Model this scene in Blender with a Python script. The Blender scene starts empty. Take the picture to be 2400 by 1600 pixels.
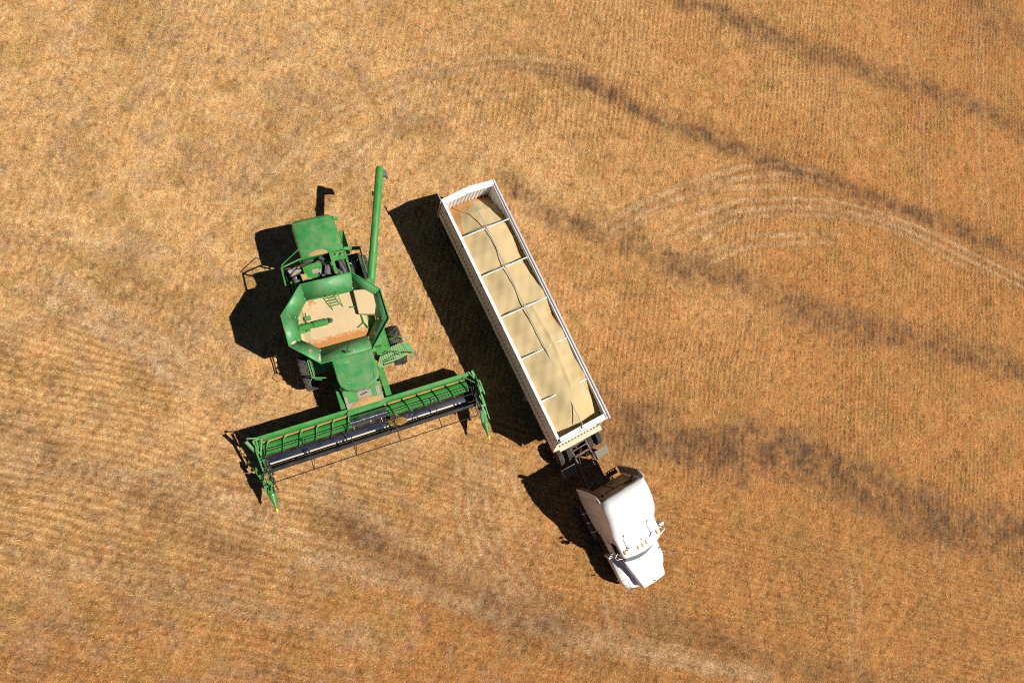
import bpy, bmesh, math, random
import numpy as np
from mathutils import Vector, Matrix
random.seed(7); rng = np.random.default_rng(11)
sc = bpy.context.scene
R = math.radians

# ---------------------------------------------------------------- camera
cam = bpy.data.cameras.new('camera'); camo = bpy.data.objects.new('camera', cam)
sc.collection.objects.link(camo); sc.camera = camo
cam.sensor_width = 36.0; cam.lens = 36.0*1333/2400; cam.clip_end = 3000; cam.clip_start = 0.1
camo.matrix_world = Matrix(((0.9728094, -0.0169941, -0.2309829, 0), (-0.0169941, 0.9893787, -0.1443643, 0),
                            (0.2309829, 0.1443643, 0.9621881, 28.5), (0, 0, 0, 1)))
# ---------------------------------------------------------------- light
SUN_EL, SUN_AZ = 55.0, -13.0          # azimuth counted from +X, counter-clockwise
w = bpy.data.worlds.new('World'); sc.world = w; w.use_nodes = True
wn = w.node_tree; bg = wn.nodes['Background']
sky = wn.nodes.new('ShaderNodeTexSky'); sky.sky_type = 'NISHITA'; sky.sun_disc = False
sky.sun_elevation = R(SUN_EL); sky.sun_rotation = R(90-SUN_AZ)
sky.altitude = 1500; sky.air_density = .35; sky.dust_density = 0.1
wn.links.new(sky.outputs[0], bg.inputs[0]); bg.inputs[1].default_value = 0.05
sun = bpy.data.lights.new('sun', 'SUN'); suno = bpy.data.objects.new('sun', sun); sc.collection.objects.link(suno)
sun.energy = 5.0; sun.angle = R(0.53); sun.color = (1.0, 0.95, 0.87)
sdir = Vector((math.cos(R(SUN_EL))*math.cos(R(SUN_AZ)), math.cos(R(SUN_EL))*math.sin(R(SUN_AZ)), math.sin(R(SUN_EL))))
suno.rotation_euler = sdir.to_track_quat('Z', 'Y').to_euler(); suno.location = (0, 0, 60)
sc.view_settings.view_transform = 'Standard'; sc.view_settings.look = 'None'
sc.view_settings.exposure = 0.28; sc.view_settings.gamma = 1.0
sc.cycles.use_denoising = False; sc.cycles.filter_width = 1.1

# ---------------------------------------------------------------- helpers
col = sc.collection
def tag(o, label=None, cat=None, group=None, kind=None):
    if label: o['label'] = label
    if cat: o['category'] = cat
    if group: o['group'] = group
    if kind: o['kind'] = kind
    return o
def empty(name, loc, rz=0):
    o = bpy.data.objects.new(name, None); o.location = loc; o.rotation_euler = (0, 0, R(rz)); o.empty_display_size = .3
    col.objects.link(o); return o

class MB:
    def __init__(s, each=False): s.v = []; s.f = []; s.sm = []; s.p = []; s.pid = 0; s.each = each; s.depth = 0
    def nxt(s): s.pid += 1; return s
    def add(s, vs, fs, smooth=False):
        n = len(s.v); s.v += [tuple(p) for p in vs]
        for f in fs: s.f.append([i+n for i in f]); s.sm.append(smooth); s.p.append(s.pid)
        return s
    def box(s, x0, x1, y0, y1, z0, z1):
        x0, x1 = min(x0, x1), max(x0, x1); y0, y1 = min(y0, y1), max(y0, y1); z0, z1 = min(z0, z1), max(z0, z1)
        v = [(x0,y0,z0),(x1,y0,z0),(x1,y1,z0),(x0,y1,z0),(x0,y0,z1),(x1,y0,z1),(x1,y1,z1),(x0,y1,z1)]
        return s.add(v, [(0,3,2,1),(4,5,6,7),(0,1,5,4),(1,2,6,5),(2,3,7,6),(3,0,4,7)])
    def prism(s, poly, z0, z1):
        """poly: list of (x,y) ; z0,z1 numbers or functions of (x,y)"""
        a = sum(poly[i][0]*poly[(i+1) % len(poly)][1]-poly[(i+1) % len(poly)][0]*poly[i][1] for i in range(len(poly)))
        if a < 0: poly = poly[::-1]
        g = lambda z, p: z(p[0], p[1]) if callable(z) else z
        n = len(poly)
        v = [(p[0], p[1], g(z0, p)) for p in poly]+[(p[0], p[1], g(z1, p)) for p in poly]
        f = [list(range(n))[::-1], list(range(n, 2*n))]+[(i, (i+1) % n, (i+1) % n+n, i+n) for i in range(n)]
        return s.add(v, f)
    def sideprism(s, prof, y0, y1):
        """prof: list of (x,z) outline extruded along y"""
        n = len(prof)
        a = sum(prof[i][0]*prof[(i+1) % n][1]-prof[(i+1) % n][0]*prof[i][1] for i in range(n))
        if a > 0: prof = prof[::-1]
        v = [(p[0], y0, p[1]) for p in prof]+[(p[0], y1, p[1]) for p in prof]
        f = [list(range(n))[::-1], list(range(n, 2*n))]+[(i, (i+1) % n, (i+1) % n+n, i+n) for i in range(n)]
        return s.add(v, f)
    def quad(s, *p): return s.add(p, [list(range(len(p)))])
    def tube(s, pts, r, n=10, cap=True):
        pts = [Vector(p) for p in pts]; k = len(pts)
        rs = r if isinstance(r, (list, tuple)) else [r]*k
        vs = []; fs = []; up = None
        for i, p in enumerate(pts):
            d = (pts[min(i+1, k-1)]-pts[max(i-1, 0)]).normalized()
            if up is None: up = Vector((0, 0, 1)) if abs(d.z) < .9 else Vector((1, 0, 0))
            a = d.cross(up).normalized(); b = a.cross(d).normalized(); up = b
            for j in range(n):
                t = 2*math.pi*j/n; vs.append(p+(a*math.cos(t)+b*math.sin(t))*rs[i])
        for i in range(k-1):
            for j in range(n):
                q = (j+1) % n; fs.append((i*n+j, i*n+q, (i+1)*n+q, (i+1)*n+j))
        s.add(vs, fs, True)
        if cap: s.add(vs[:n], [list(range(n))]); s.add(vs[-n:], [list(range(n))[::-1]])
        return s
    def bar(s, p0, p1, wx, wz):
        """rectangular bar between two points, width wx, height wz"""
        p0, p1 = Vector(p0), Vector(p1); d = (p1-p0).normalized()
        up = Vector((0, 0, 1)) if abs(d.z) < .95 else Vector((1, 0, 0))
        a = d.cross(up).normalized()*wx/2; b = a.cross(d).normalized()*wz/2
        v = [p0-a-b, p0+a-b, p0+a+b, p0-a+b, p1-a-b, p1+a-b, p1+a+b, p1-a+b]
        return s.add(v, [(0,1,2,3),(7,6,5,4),(0,4,5,1),(1,5,6,2),(2,6,7,3),(3,7,4,0)])
    def lathe(s, c, axis, prof, n=32, smooth=True):
        """prof: (t along axis, radius)"""
        c = Vector(c); ax = Vector(axis).normalized(); up = Vector((0, 0, 1)) if abs(ax.z) < .9 else Vector((1, 0, 0))
        a = ax.cross(up).normalized(); b = ax.cross(a)
        vs = []; fs = []
        for t, r in prof:
            for j in range(n):
                q = 2*math.pi*j/n; vs.append(c+ax*t+(a*math.cos(q)+b*math.sin(q))*r)
        for i in range(len(prof)-1):
            for j in range(n):
                q = (j+1) % n; fs.append((i*n+j, i*n+q, (i+1)*n+q, (i+1)*n+j))
        return s.add(vs, fs, smooth)
    def loft(s, secs, closed=False, caps=True, smooth=True):
        n = len(secs[0]); vs = [p for q in secs for p in q]; fs = []
        for i in range(len(secs)-1):
            for j in range(n if closed else n-1):
                q = (j+1) % n; fs.append((i*n+j, i*n+q, (i+1)*n+q, (i+1)*n+j))
        s.add(vs, fs, smooth)
        if caps and closed:
            s.add(secs[0], [list(range(n))[::-1]]); s.add(secs[-1], [list(range(n))])
        return s
    def build(s, name, mat, parent=None, bevel=0, solid=0, auto=False, segs=2):
        ids = sorted(set(s.p))
        if len(ids) > 1:          # separate pieces become separate parts of the same name
            out = None
            for q in ids:
                b = MB(); keep = [i for i, k in enumerate(s.p) if k == q]; used = sorted({v for i in keep for v in s.f[i]}); re = {v: i for i, v in enumerate(used)}
                b.v = [s.v[v] for v in used]; b.f = [[re[v] for v in s.f[i]] for i in keep]; b.sm = [s.sm[i] for i in keep]; b.p = [0]*len(keep)
                o = b.build(name, mat, parent, bevel, solid, auto, segs); out = out or o
            return out
        me = bpy.data.meshes.new(name); me.from_pydata(s.v, [], s.f)
        me.polygons.foreach_set('use_smooth', s.sm)
        bm = bmesh.new(); bm.from_mesh(me); bmesh.ops.remove_doubles(bm, verts=bm.verts, dist=1e-5)
        bmesh.ops.recalc_face_normals(bm, faces=bm.faces); bm.to_mesh(me); bm.free()
        me.set_sharp_from_angle(angle=R(42))
        me.materials.append(mat)
        o = bpy.data.objects.new(name, me); col.objects.link(o)
        if parent is not None: o.parent = parent
        if solid:
            m = o.modifiers.new('solid', 'SOLIDIFY'); m.thickness = solid; m.offset = 0
        if bevel:
            m = o.modifiers.new('bevel', 'BEVEL'); m.width = bevel; m.segments = segs; m.limit_method = 'ANGLE'; m.angle_limit = R(35)
        return o

def _wrap(fn):
    def g(s, *a, **k):
        if s.each and s.depth == 0 and s.f: s.pid += 1
        s.depth += 1
        try: return fn(s, *a, **k)
        finally: s.depth -= 1
    return g
for _n in ('box', 'prism', 'sideprism', 'quad', 'tube', 'bar', 'lathe', 'loft', 'add'): setattr(MB, _n, _wrap(getattr(MB, _n)))

# ---------------------------------------------------------------- materials
def newmat(name):
    m = bpy.data.materials.new(name); m.use_nodes = True; nt = m.node_tree
    return m, nt, nt.nodes['Principled BSDF']
def N(nt, t, **k):
    n = nt.nodes.new(t)
    for a, b in k.items(): setattr(n, a, b)
    return n
def ramp(nt, fac, stops):
    r = N(nt, 'ShaderNodeValToRGB'); e = r.color_ramp.elements
    while len(e) < len(stops): e.new(.5)
    for i, (p, c) in enumerate(stops):
        e[i].position = p; e[i].color = (c, c, c, 1) if isinstance(c, (int, float)) else (*c, 1)
    nt.links.new(fac, r.inputs[0]); return r
def noise(nt, scale, detail=4, rough=.6, vec=None, dist=0):
    n = N(nt, 'ShaderNodeTexNoise'); n.inputs['Scale'].default_value = scale; n.inputs['Detail'].default_value = detail
    n.inputs['Roughness'].default_value = rough; n.inputs['Distortion'].default_value = dist
    if vec is not None: nt.links.new(vec, n.inputs['Vector'])
    return n
def mixc(nt, fac, a, b):
    m = N(nt, 'ShaderNodeMix', data_type='RGBA')
    if isinstance(fac, (int, float)): m.inputs[0].default_value = fac
    else: nt.links.new(fac, m.inputs[0])
    for i, c in ((6, a), (7, b)):
        if isinstance(c, tuple): m.inputs[i].default_value = (*c, 1)
        else: nt.links.new(c, m.inputs[i])
    return m.outputs[2]
DUST = (.50, .36, .20)
def paint(name, c, rough=.4, metal=0, dust=.3, dcol=DUST, dscale=2.5, fleck=.35, bump=.0, spec=.5, coat=0):
    m, nt, b = newmat(name)
    tc = N(nt, 'ShaderNodeTexCoord'); vec = tc.outputs['Object']
    n1 = noise(nt, dscale, 6, .65, vec); n2 = noise(nt, 38, 3, .7, vec); n3 = noise(nt, .9, 3, .5, vec)
    var = mixc(nt, n3.outputs[0], tuple(x*.88 for x in c), tuple(min(1, x*1.1) for x in c))
    r1 = ramp(nt, n1.outputs[0], [(.38, 0), (.75, dust)])
    c1 = mixc(nt, r1.outputs[0], var, dcol)
    r2 = ramp(nt, n2.outputs[0], [(.60, 0), (.70, fleck)])
    mm = N(nt, 'ShaderNodeMath', operation='MULTIPLY'); r3 = ramp(nt, n1.outputs[0], [(.42, 0), (.6, 1)])
    nt.links.new(r2.outputs[0], mm.inputs[0]); nt.links.new(r3.outputs[0], mm.inputs[1])
    c2 = mixc(nt, mm.outputs[0], c1, dcol)
    nt.links.new(c2, b.inputs['Base Color'])
    rr = ramp(nt, n1.outputs[0], [(.35, rough), (.75, min(1, rough+.3))]); nt.links.new(rr.outputs[0], b.inputs['Roughness'])
    b.inputs['Metallic'].default_value = metal; b.inputs['Specular IOR Level'].default_value = spec
    b.inputs['Coat Weight'].default_value = coat
    if bump:
        bp = N(nt, 'ShaderNodeBump'); bp.inputs['Strength'].default_value = bump; bp.inputs['Distance'].default_value = .02
        nt.links.new(n2.outputs[0], bp.inputs['Height']); nt.links.new(bp.outputs[0], b.inputs['Normal'])
    return m
GREEN = (.034, .245, .044)
M = {}
M['green'] = paint('green_paint', GREEN, .38, dust=.16, fleck=.4, coat=.15)
M['green_dusty'] = paint('green_paint_dusty', (.030, .225, .055), .42, dust=.24, fleck=.75)
M['green_clean'] = paint('green_paint_clean', (.022, .23, .03), .33, dust=.12, fleck=.25, coat=.2)
M['green_pale'] = paint('green_paint_pale', (.07, .30, .09), .5, dust=.35, fleck=.5, dcol=(.45, .38, .16))
M['panel'] = paint('flare_panel_paint', (.040, .26, .075), .46, dust=.22, fleck=.4, spec=.9)
M['mudguard'] = paint('dusty_grey_mudguard', (.17, .155, .125), .6, dust=.35, fleck=.3)
M['black'] = paint('black_metal', (.012, .012, .014), .45, dust=.15, fleck=.2)
M['reel'] = paint('blue_black_reel_paint', (.010, .012, .020), .4, dust=.06, fleck=.15)
M['dark'] = paint('dark_grime', (.02, .018, .016), .8, dust=.25, fleck=.4)
M['rubber'] = paint('tyre_rubber', (.045, .04, .038), .8, dust=.45, fleck=.3, dcol=(.22, .17, .13), spec=.3)
M['hose'] = paint('grey_rubber_hose', (.075, .07, .075), .6, dust=.4, fleck=.2, dcol=(.3, .25, .2))
M['steel'] = paint('bright_steel', (.55, .55, .58), .22, metal=1, dust=.2, fleck=.2, dcol=(.35, .25, .15))
M['pan'] = paint('navy_pan_steel', (.007, .012, .040), .3, dust=.03, fleck=.08)  # even dark navy over the whole pan
M['trough'] = paint('grimy_trough_steel', (.03, .028, .028), .5, metal=.4, dust=.3, fleck=.3)
M['sunlit'] = paint('pale_sunlit_strip', (.62, .60, .52), .35, metal=.3, dust=.4, fleck=.3, dcol=(.6, .42, .2), dscale=1.2)  # sunlit band of the header floor, put in as a paler colour
M['white'] = paint('white_paint', (.82, .82, .81), .35, dust=.06, fleck=.30, dcol=(.55, .42, .30), coat=.25)
M['white_rail'] = paint('white_rail_paint', (.8, .79, .78), .45, dust=.12, fleck=.2)
M['cream'] = paint('dusty_cream_paint', (.66, .52, .38), .6, dust=.5, fleck=.3, dcol=(.6, .42, .26))
M['tan_wall'] = paint('shaded_back_wall', (.30, .21, .12), .5, dust=.4, fleck=.1)  # tan carries the shade and ground bounce on the rear wall
M['alu'] = paint('brushed_aluminium', (.6, .6, .62), .38, metal=.85, dust=.25, fleck=.2)
M['frame'] = paint('dusty_chassis', (.10, .075, .06), .75, dust=.45, fleck=.5, dcol=(.36, .26, .18))
M['tarp'] = paint('rolled_tarpaulin', (.50, .49, .50), .65, dust=.35, fleck=.2, dcol=(.66, .62, .6), dscale=1)
M['grip'] = paint('anti_slip_pad', (.30, .25, .22), .9, dust=.4, fleck=.2, bump=.3)
M['rust'] = paint('rusty_pipe', (.22, .10, .05), .6, metal=.3, dust=.4, fleck=.3, dcol=(.12, .05, .03))
M['yellow'] = paint('yellow_paint', (.85, .62, .01), .45, dust=.1, fleck=.1)
M['strut'] = paint('grey_strut', (.45, .46, .47), .4, metal=.3, dust=.2, fleck=.2)
m, nt, b = newmat('amber_lens'); b.inputs['Base Color'].default_value = (.9, .27, .01, 1); b.inputs['Roughness'].default_value = .25; M['amber'] = m
m, nt, b = newmat('red_lens'); b.inputs['Base Color'].default_value = (.75, .03, .01, 1); b.inputs['Roughness'].default_value = .25; M['red'] = m
m, nt, b = newmat('dark_glass'); b.inputs['Base Color'].default_value = (.012, .014, .016, 1); b.inputs['Roughness'].default_value = .06; b.inputs['Specular IOR Level'].default_value = .3; M['glass'] = m
m, nt, b = newmat('mirror_glass'); b.inputs['Base Color'].default_value = (.8, .8, .8, 1); b.inputs['Metallic'].default_value = 1; b.inputs['Roughness'].default_value = .05; M['mirror'] = m

def grainmat(name, base=(.50, .385, .185), chaff=(.50, .20, .055), thr=.62, edges=None, fine=60):
    """heaped seed: fine speckle, soft mounds of tone and patches of reddish chaff"""
    m, nt, b = newmat(name)
    tc = N(nt, 'ShaderNodeTexCoord'); vec = tc.outputs['Object']
    n1 = noise(nt, 1.1, 5, .6, vec, .3); n2 = noise(nt, fine, 3, .8, vec); n3 = noise(nt, 6, 5, .75, vec)
    c = mixc(nt, n1.outputs[0], tuple(x*.85 for x in base), tuple(min(1, x*1.15) for x in base))
    att = N(nt, 'ShaderNodeAttribute', attribute_name='chaff')
    ad = N(nt, 'ShaderNodeMath', operation='MULTIPLY_ADD'); nt.links.new(n3.outputs[0], ad.inputs[0]); ad.inputs[1].default_value = .9
    nt.links.new(att.outputs['Fac'], ad.inputs[2])
    r = ramp(nt, ad.outputs[0], [(thr, 0), (thr+.16, .9)])
    c2 = mixc(nt, r.outputs[0], c, chaff)
    sp = ramp(nt, n2.outputs[0], [(.3, .72), (.7, 1.0)])
    mu = N(nt, 'ShaderNodeMix', data_type='RGBA', blend_type='MULTIPLY'); mu.inputs[0].default_value = .8
    nt.links.new(c2, mu.inputs[6]); nt.links.new(sp.outputs[0], mu.inputs[7]); nt.links.new(mu.outputs[2], b.inputs['Base Color'])
    b.inputs['Roughness'].default_value = .95; b.inputs['Specular IOR Level'].default_value = .1
    bp = N(nt, 'ShaderNodeBump'); bp.inputs['Strength'].default_value = .5; bp.inputs['Distance'].default_value = .02
    nt.links.new(n2.outputs[0], bp.inputs['Height']); nt.links.new(bp.outputs[0], b.inputs['Normal'])
    return m
M['grain'] = grainmat('seed_heap', base=(.60, .46, .245), chaff=(.58, .28, .10))
M['grain_tank'] = grainmat('seed_in_tank', base=(.66, .49, .285), thr=.58)
M['bunch'] = grainmat('bunched_crop', base=(.30, .16, .05), chaff=(.42, .28, .12), thr=.5, fine=30)
M['chaffpile'] = grainmat('straw_chaff', base=(.52, .34, .14), chaff=(.40, .20, .07), thr=.5, fine=45)

def heightfield(name, fn, xs, ys, mat, parent=None, base=None, chaff=None, mask=None):
    vs = []; fs = []; ch = []
    ny = len(ys)
    for x in xs:
        for y in ys:
            vs.append((x, y, fn(x, y))); ch.append(chaff(x, y) if chaff else 0.0)
    for i in range(len(xs)-1):
        for j in range(ny-1):
            if mask and not mask((xs[i]+xs[i+1])/2, (ys[j]+ys[j+1])/2): continue
            fs.append((i*ny+j, (i+1)*ny+j, (i+1)*ny+j+1, i*ny+j+1))
    if base is not None:      # close the heap with a skirt down to its base
        n0 = len(vs)
        ring = [(i, 0) for i in range(len(xs))]+[(len(xs)-1, j) for j in range(1, ny)]+[(i, ny-1) for i in range(len(xs)-2, -1, -1)]+[(0, j) for j in range(ny-2, 0, -1)]
        for i, j in ring: vs.append((xs[i], ys[j], base)); ch.append(0.)
        k = len(ring)
        for q in range(k):
            a = ring[q]; c = ring[(q+1) % k]
            fs.append((a[0]*ny+a[1], n0+q, n0+(q+1) % k, c[0]*ny+c[1]))
        fs.append(list(range(n0, n0+k)))
    me = bpy.data.meshes.new(name); me.from_pydata(vs, [], fs)
    a = me.attributes.new('chaff', 'FLOAT', 'POINT'); a.data.foreach_set('value', ch)
    me.polygons.foreach_set('use_smooth', [True]*len(fs)); me.materials.append(mat); me.update()
    o = bpy.data.objects.new(name, me); col.objects.link(o)
    if parent is not None: o.parent = parent
    return o
def vnoise(x, y, cell, seed):
    """bilinear value noise, numpy arrays in metres"""
    r = np.random.default_rng(seed).random((256, 256)).astype(np.float32)
    u = x/cell+1000; v = y/cell+1000
    i = np.floor(u).astype(int); j = np.floor(v).astype(int); fu = u-i; fv = v-j
    fu = fu*fu*(3-2*fu); fv = fv*fv*(3-2*fv)
    g = lambda a, b: r[a & 255, b & 255]
    return (g(i, j)*(1-fu)+g(i+1, j)*fu)*(1-fv)+(g(i, j+1)*(1-fu)+g(i+1, j+1)*fu)*fv
def fbm(x, y, cell, seed, o=4):
    s = 0; a = 1; t = 0
    for k in range(o): s = s+a*vnoise(x, y, cell/2**k, seed+k); t += a; a *= .55
    return s/t

# ================================================================ COMBINE HARVESTER  (local X forward, Y to its left, Z up)
H = empty('combine_harvester', (-0.2555, 1.0232, 0), -72.815)
tag(H, 'green combine harvester with raised wide header and full grain tank', 'combine harvester')
CY = -.14
# --- hull under the tank and the rear hood
b = MB().box(-5.7, -2.15, CY-1.05, CY+1.05, 1.0, 2.75); b.box(-5.5, -2.3, CY-1.35, CY+1.35, 2.35, 3.3)
b.box(-8.2, -5.7, CY-.72, CY+.72, .95, 2.2)
hull = b.build('body', M['green'], H, bevel=.03)
secs = []
for X, hw, zt in ((-8.62, .80, 2.95), (-8.50, .87, 3.13), (-8.2, .92, 3.22), (-7.4, .93, 3.27), (-6.86, .93, 3.28)):
    s = []
    for y, z in ((-hw, 1.7), (-hw, zt-.16), (-hw+.04, zt-.05), (-hw+.13, zt), (-hw*.4, zt+.025), (hw*.4, zt+.025), (hw-.13, zt), (hw-.04, zt-.05), (hw, zt-.16), (hw, 1.7)):
        s.append((X, CY+y+.02*(X+8), z))
    secs.append(s)
hood = MB().loft(secs, closed=True).build('rear_hood', M['green_dusty'], H, bevel=.015)
MB().bar((-8.36, CY-.84, 3.215), (-8.36, CY+.82, 3.225), .02, .02).build('hood_crease', M['green_pale'], hood)
b = MB().box(-8.58, -8.545, CY-.3, CY+.3, 2.0, 2.6); b.build('rear_vent', M['black'], hood)
# chaff resting on the hood front
# side louvre panel and lamp bracket
b = MB().box(-8.05, -6.95, CY+1.0, CY+1.22, 1.9, 2.1)
for i in range(9): b.box(-7.98+i*.12, -7.93+i*.12, CY+1.03, CY+1.17, 2.1, 2.13)
b.build('side_step', M['green_clean'], H, bevel=.01)
b = MB().bar((-8.45, CY+.88, 2.9), (-8.4, CY+1.05, 2.75), .12, .1); b.lathe((-8.38, CY+1.02, 2.7), (-1, .2, 0), [(0, .0), (0, .07), (.12, .08), (.12, 0)], 12)
b.build('tail_lamp', M['green'], H)
# spreader below the hood
b = MB().box(-8.5, -7.6, CY-.7, CY+.7, 1.1, 1.6); b.build('straw_chopper', M['green'], H, bevel=.03)

# --- engine deck
deck = MB().box(-6.75, -5.35, -1.86, .83, 2.45, 2.6).build('engine_deck', M['dark'], H)
fr = MB()
zf = 3.28
rail = [(-5.0, -1.97, zf), (-6.62, -1.90, zf), (-6.80, -1.1, zf), (-6.84, .78, zf), (-5.55, .82, zf)]
for a, c in zip(rail[:-1], rail[1:]): fr.bar(a, c, .06, .07)
for p in rail: fr.bar((p[0], p[1], 2.5), p, .06, .06)
fr.bar((-6.8, .22, 3.30), (-5.45, .22, 3.30), .13, .10)
fr.box(-6.78, -6.38, .26, .78, 3.22, 3.30)
fr.build('deck_frame', M['green'], deck, bevel=.008)
b = MB().bar((-6.66, -1.84, 3.5), (-7.16, -1.02, 3.5), .032, .032)
b.bar((-6.66, -1.84, 3.2), (-6.66, -1.84, 3.5), .03, .03); b.bar((-7.16, -1.02, 3.2), (-7.16, -1.02, 3.5), .03, .03)
b.build('rear_handrail', M['green'], deck)
b = MB()
b.prism([(-6.58, -1.10), (-6.66, -.35), (-6.35, -.22), (-6.2, -.50), (-5.95, -.60), (-5.7, -.50), (-5.55, -1.1)], 2.62, 2.88)
b.prism([(-6.62, .02), (-6.4, .2), (-6.25, .18), (-6.5, -.08)], 2.7, 2.95)
b.prism([(-6.0, -1.15), (-5.75, -.2), (-5.62, -.25), (-5.45, -1.2)], 2.9, 2.95)
b.box(-6.05, -5.2, -1.75, -1.35, 2.6, 2.92)
b.build('engine_cover', M['green_clean'], deck, bevel=.02)
b = MB(True).box(-6.35, -6.15, -.75, -.45, 2.88, 2.895); b.bar((-5.98, -.98, 2.96), (-5.6, -.30, 2.96), .09, .012); b.bar((-6.45, -.42, 2.87), (-5.9, -.33, 2.87), .14, .012)
b.build('grip_pad', M['grip'], deck)
b = MB(); b.prism([(-6.52, -1.72), (-6.62, -1.22), (-6.38, -1.16), (-6.22, -1.60)], 2.95, 2.99); b.build('screen_panel', M['grip'], deck)
b = MB(True)
for a, c in (((-6.55, -1.66, 3.03), (-6.46, -1.18, 3.03)), ((-6.30, -1.62, 3.03), (-6.6, -1.22, 3.03)), ((-6.68, -1.0, 3.12), (-6.66, -.55, 3.12))): b.bar(a, c, .05, .03)
b.bar((-6.45, -.08, 3.1), (-5.7, -.55+.2, 3.1), .035, .035)
b.lathe((-6.15, -1.5, 2.93), (0, 0, 1), [(0, 0), (0, .08), (.12, .08), (.14, 0)], 14); b.lathe((-6.65, .42, 3.3), (0, 0, 1), [(0, 0), (0, .05), (.05, .05), (.06, 0)], 14)
b.lathe((-6.6, .63, 3.3), (0, 0, 1), [(0, 0), (0, .07), (.03, .07), (.04, 0)], 14); b.tube([(-6.75, -.25, 3.0), (-6.6, -.1, 3.0)], .08, 12)
b.build('bright_fittings', M['steel'], deck)
b = MB(True)
b.tube([(-6.3, -.02, 3.0), (-6.1, -.10, 3.05), (-5.95, -.12, 3.0)], .13, 14)
b.tube([(-6.15, .05, 2.95), (-5.85, .02, 3.0), (-5.5, -.05, 2.9)], .10, 14)
b.tube([(-6.5, .50, 2.98), (-6.2, .52, 3.08), (-5.9, .60, 3.05), (-5.5, .62, 3.0)], .09, 12)
b.tube([(-6.45, .60, 3.1), (-6.1, .68, 3.12), (-5.6, .72, 3.1)], .06, 10)
b.tube([(-6.05, .28, 2.95), (-5.85, .42, 3.02), (-5.5, .38, 3.0)], .10, 12)
b.tube([(-6.1, -1.52, 2.98), (-5.85, -1.50, 3.05), (-5.6, -1.50, 3.02), (-5.45, -1.40, 3.0)], .085, 12)
b.tube([(-5.5, -1.45, 3.0), (-5.52, -1.1, 3.05), (-5.55, -.85, 3.0)], .06, 10)
for i in range(7): b.tube([(-6.3+i*.07, .5+.03*i, 2.85), (-6.2+i*.1, .66, 3.0-.02*i), (-5.9+i*.05, .3+.06*i, 2.8)], .022, 6)
b.build('hose', M['hose'], deck)
b = MB(True).lathe((-6.05, -.28, 2.62), (0, 0, 1), [(0, 0), (0, .3), (.18, .3), (.2, .26), (.16, 0)], 24); b.box(-6.75, -6.3, .0, .2, 2.6, 2.9); b.box(-6.72, -6.35, -.5, -.1, 2.6, 2.85); b.box(-5.75, -5.4, -.2, .75, 2.6, 2.85)
b.build('engine_block', M['black'], deck, bevel=.02)
b = MB(); b.prism([(-6.25, -1.25), (-6.22, -1.02), (-5.85, -.98), (-5.9, -1.22)], 2.88, 2.93); b.build('chaff_patch', M['chaffpile'], deck)
# right hand open bay
b = MB().bar((-6.98, .84, 2.75), (-6.88, 1.52, 2.65), .14, .12); b.bar((-6.88, 1.52, 2.6), (-5.3, 1.50, 2.6), .05, .5); b.bar((-6.85, .86, 2.6), (-5.3, .86, 2.6), .05, .3)
b.bar((-6.3, .95, 2.5), (-6.45, 1.35, 2.5), .04, .04)
bay = b.build('side_bay', M['green'], H, bevel=.01)
MB().box(-6.85, -5.3, .88, 1.48, 2.0, 2.1).build('bay_floor', M['dark'], bay)
b = MB()
for i in range(9):
    a = random.uniform(0, 6.28); b.bar((-6.15, 1.02, 2.75), (-6.15+.17*math.cos(a), 1.02+.17*math.sin(a), 2.75+random.uniform(-.1, .1)), .025, .02)
b.build('linkage', M['strut'], bay)

# --- grain tank: flared octagonal extension
rim = [(-5.44, -1.32), (-5.44, .79), (-4.43, 1.74), (-3.12, 1.74), (-2.06, .73), (-2.06, -1.39), (-3.11, -2.38), (-4.38, -2.36)]
inn = [(-4.87, -1.30), (-4.80, .66), (-4.36, 1.32), (-3.34, 1.27), (-2.72, .72), (-2.74, -1.29), (-3.31, -1.92), (-4.26, -1.82)]
b = MB().box(-4.95, -2.6, CY-1.72, CY+1.38, 3.0, 3.05)
n = 8; vs = [(x, y, 3.05) for x, y in inn]+[(x, y, 3.78) for x, y in inn]
b.add(vs, [(i, (i+1) % n, (i+1) % n+n, i+n) for i in range(n)])
tank = b.build('grain_tank', M['green'], H, solid=.02)
for i in range(n):
    j = (i+1) % n; c = Vector((-3.78, -.3, 0))
    A, B_, Ci, Di = Vector((*rim[i], 4.3)), Vector((*rim[j], 4.3)), Vector((*inn[j], 3.78)), Vector((*inn[i], 3.78))
    p = MB().quad(A, B_, Ci, Di); 
    lip = MB()
    o = p.build('extension_panel', M['panel'], tank, solid=.018)
b = MB()
for i in range(n):
    j = (i+1) % n; b.bar((*rim[i], 4.31), (*rim[j], 4.31), .035, .035)
b.build('tank_rim', M['green'], tank)
b = MB(True)
for i in range(n): 
    p0, p1 = Vector((*rim[i], 4.27)), Vector((*inn[i], 3.78))
    for t in (.12, .5, .88): q = p0.lerp(p1, t); b.box(q.x-.022, q.x+.022, q.y-.022, q.y+.022, q.z+.005, q.z+.025)
b.build('corner_bolt', M['cream'], tank)
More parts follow.
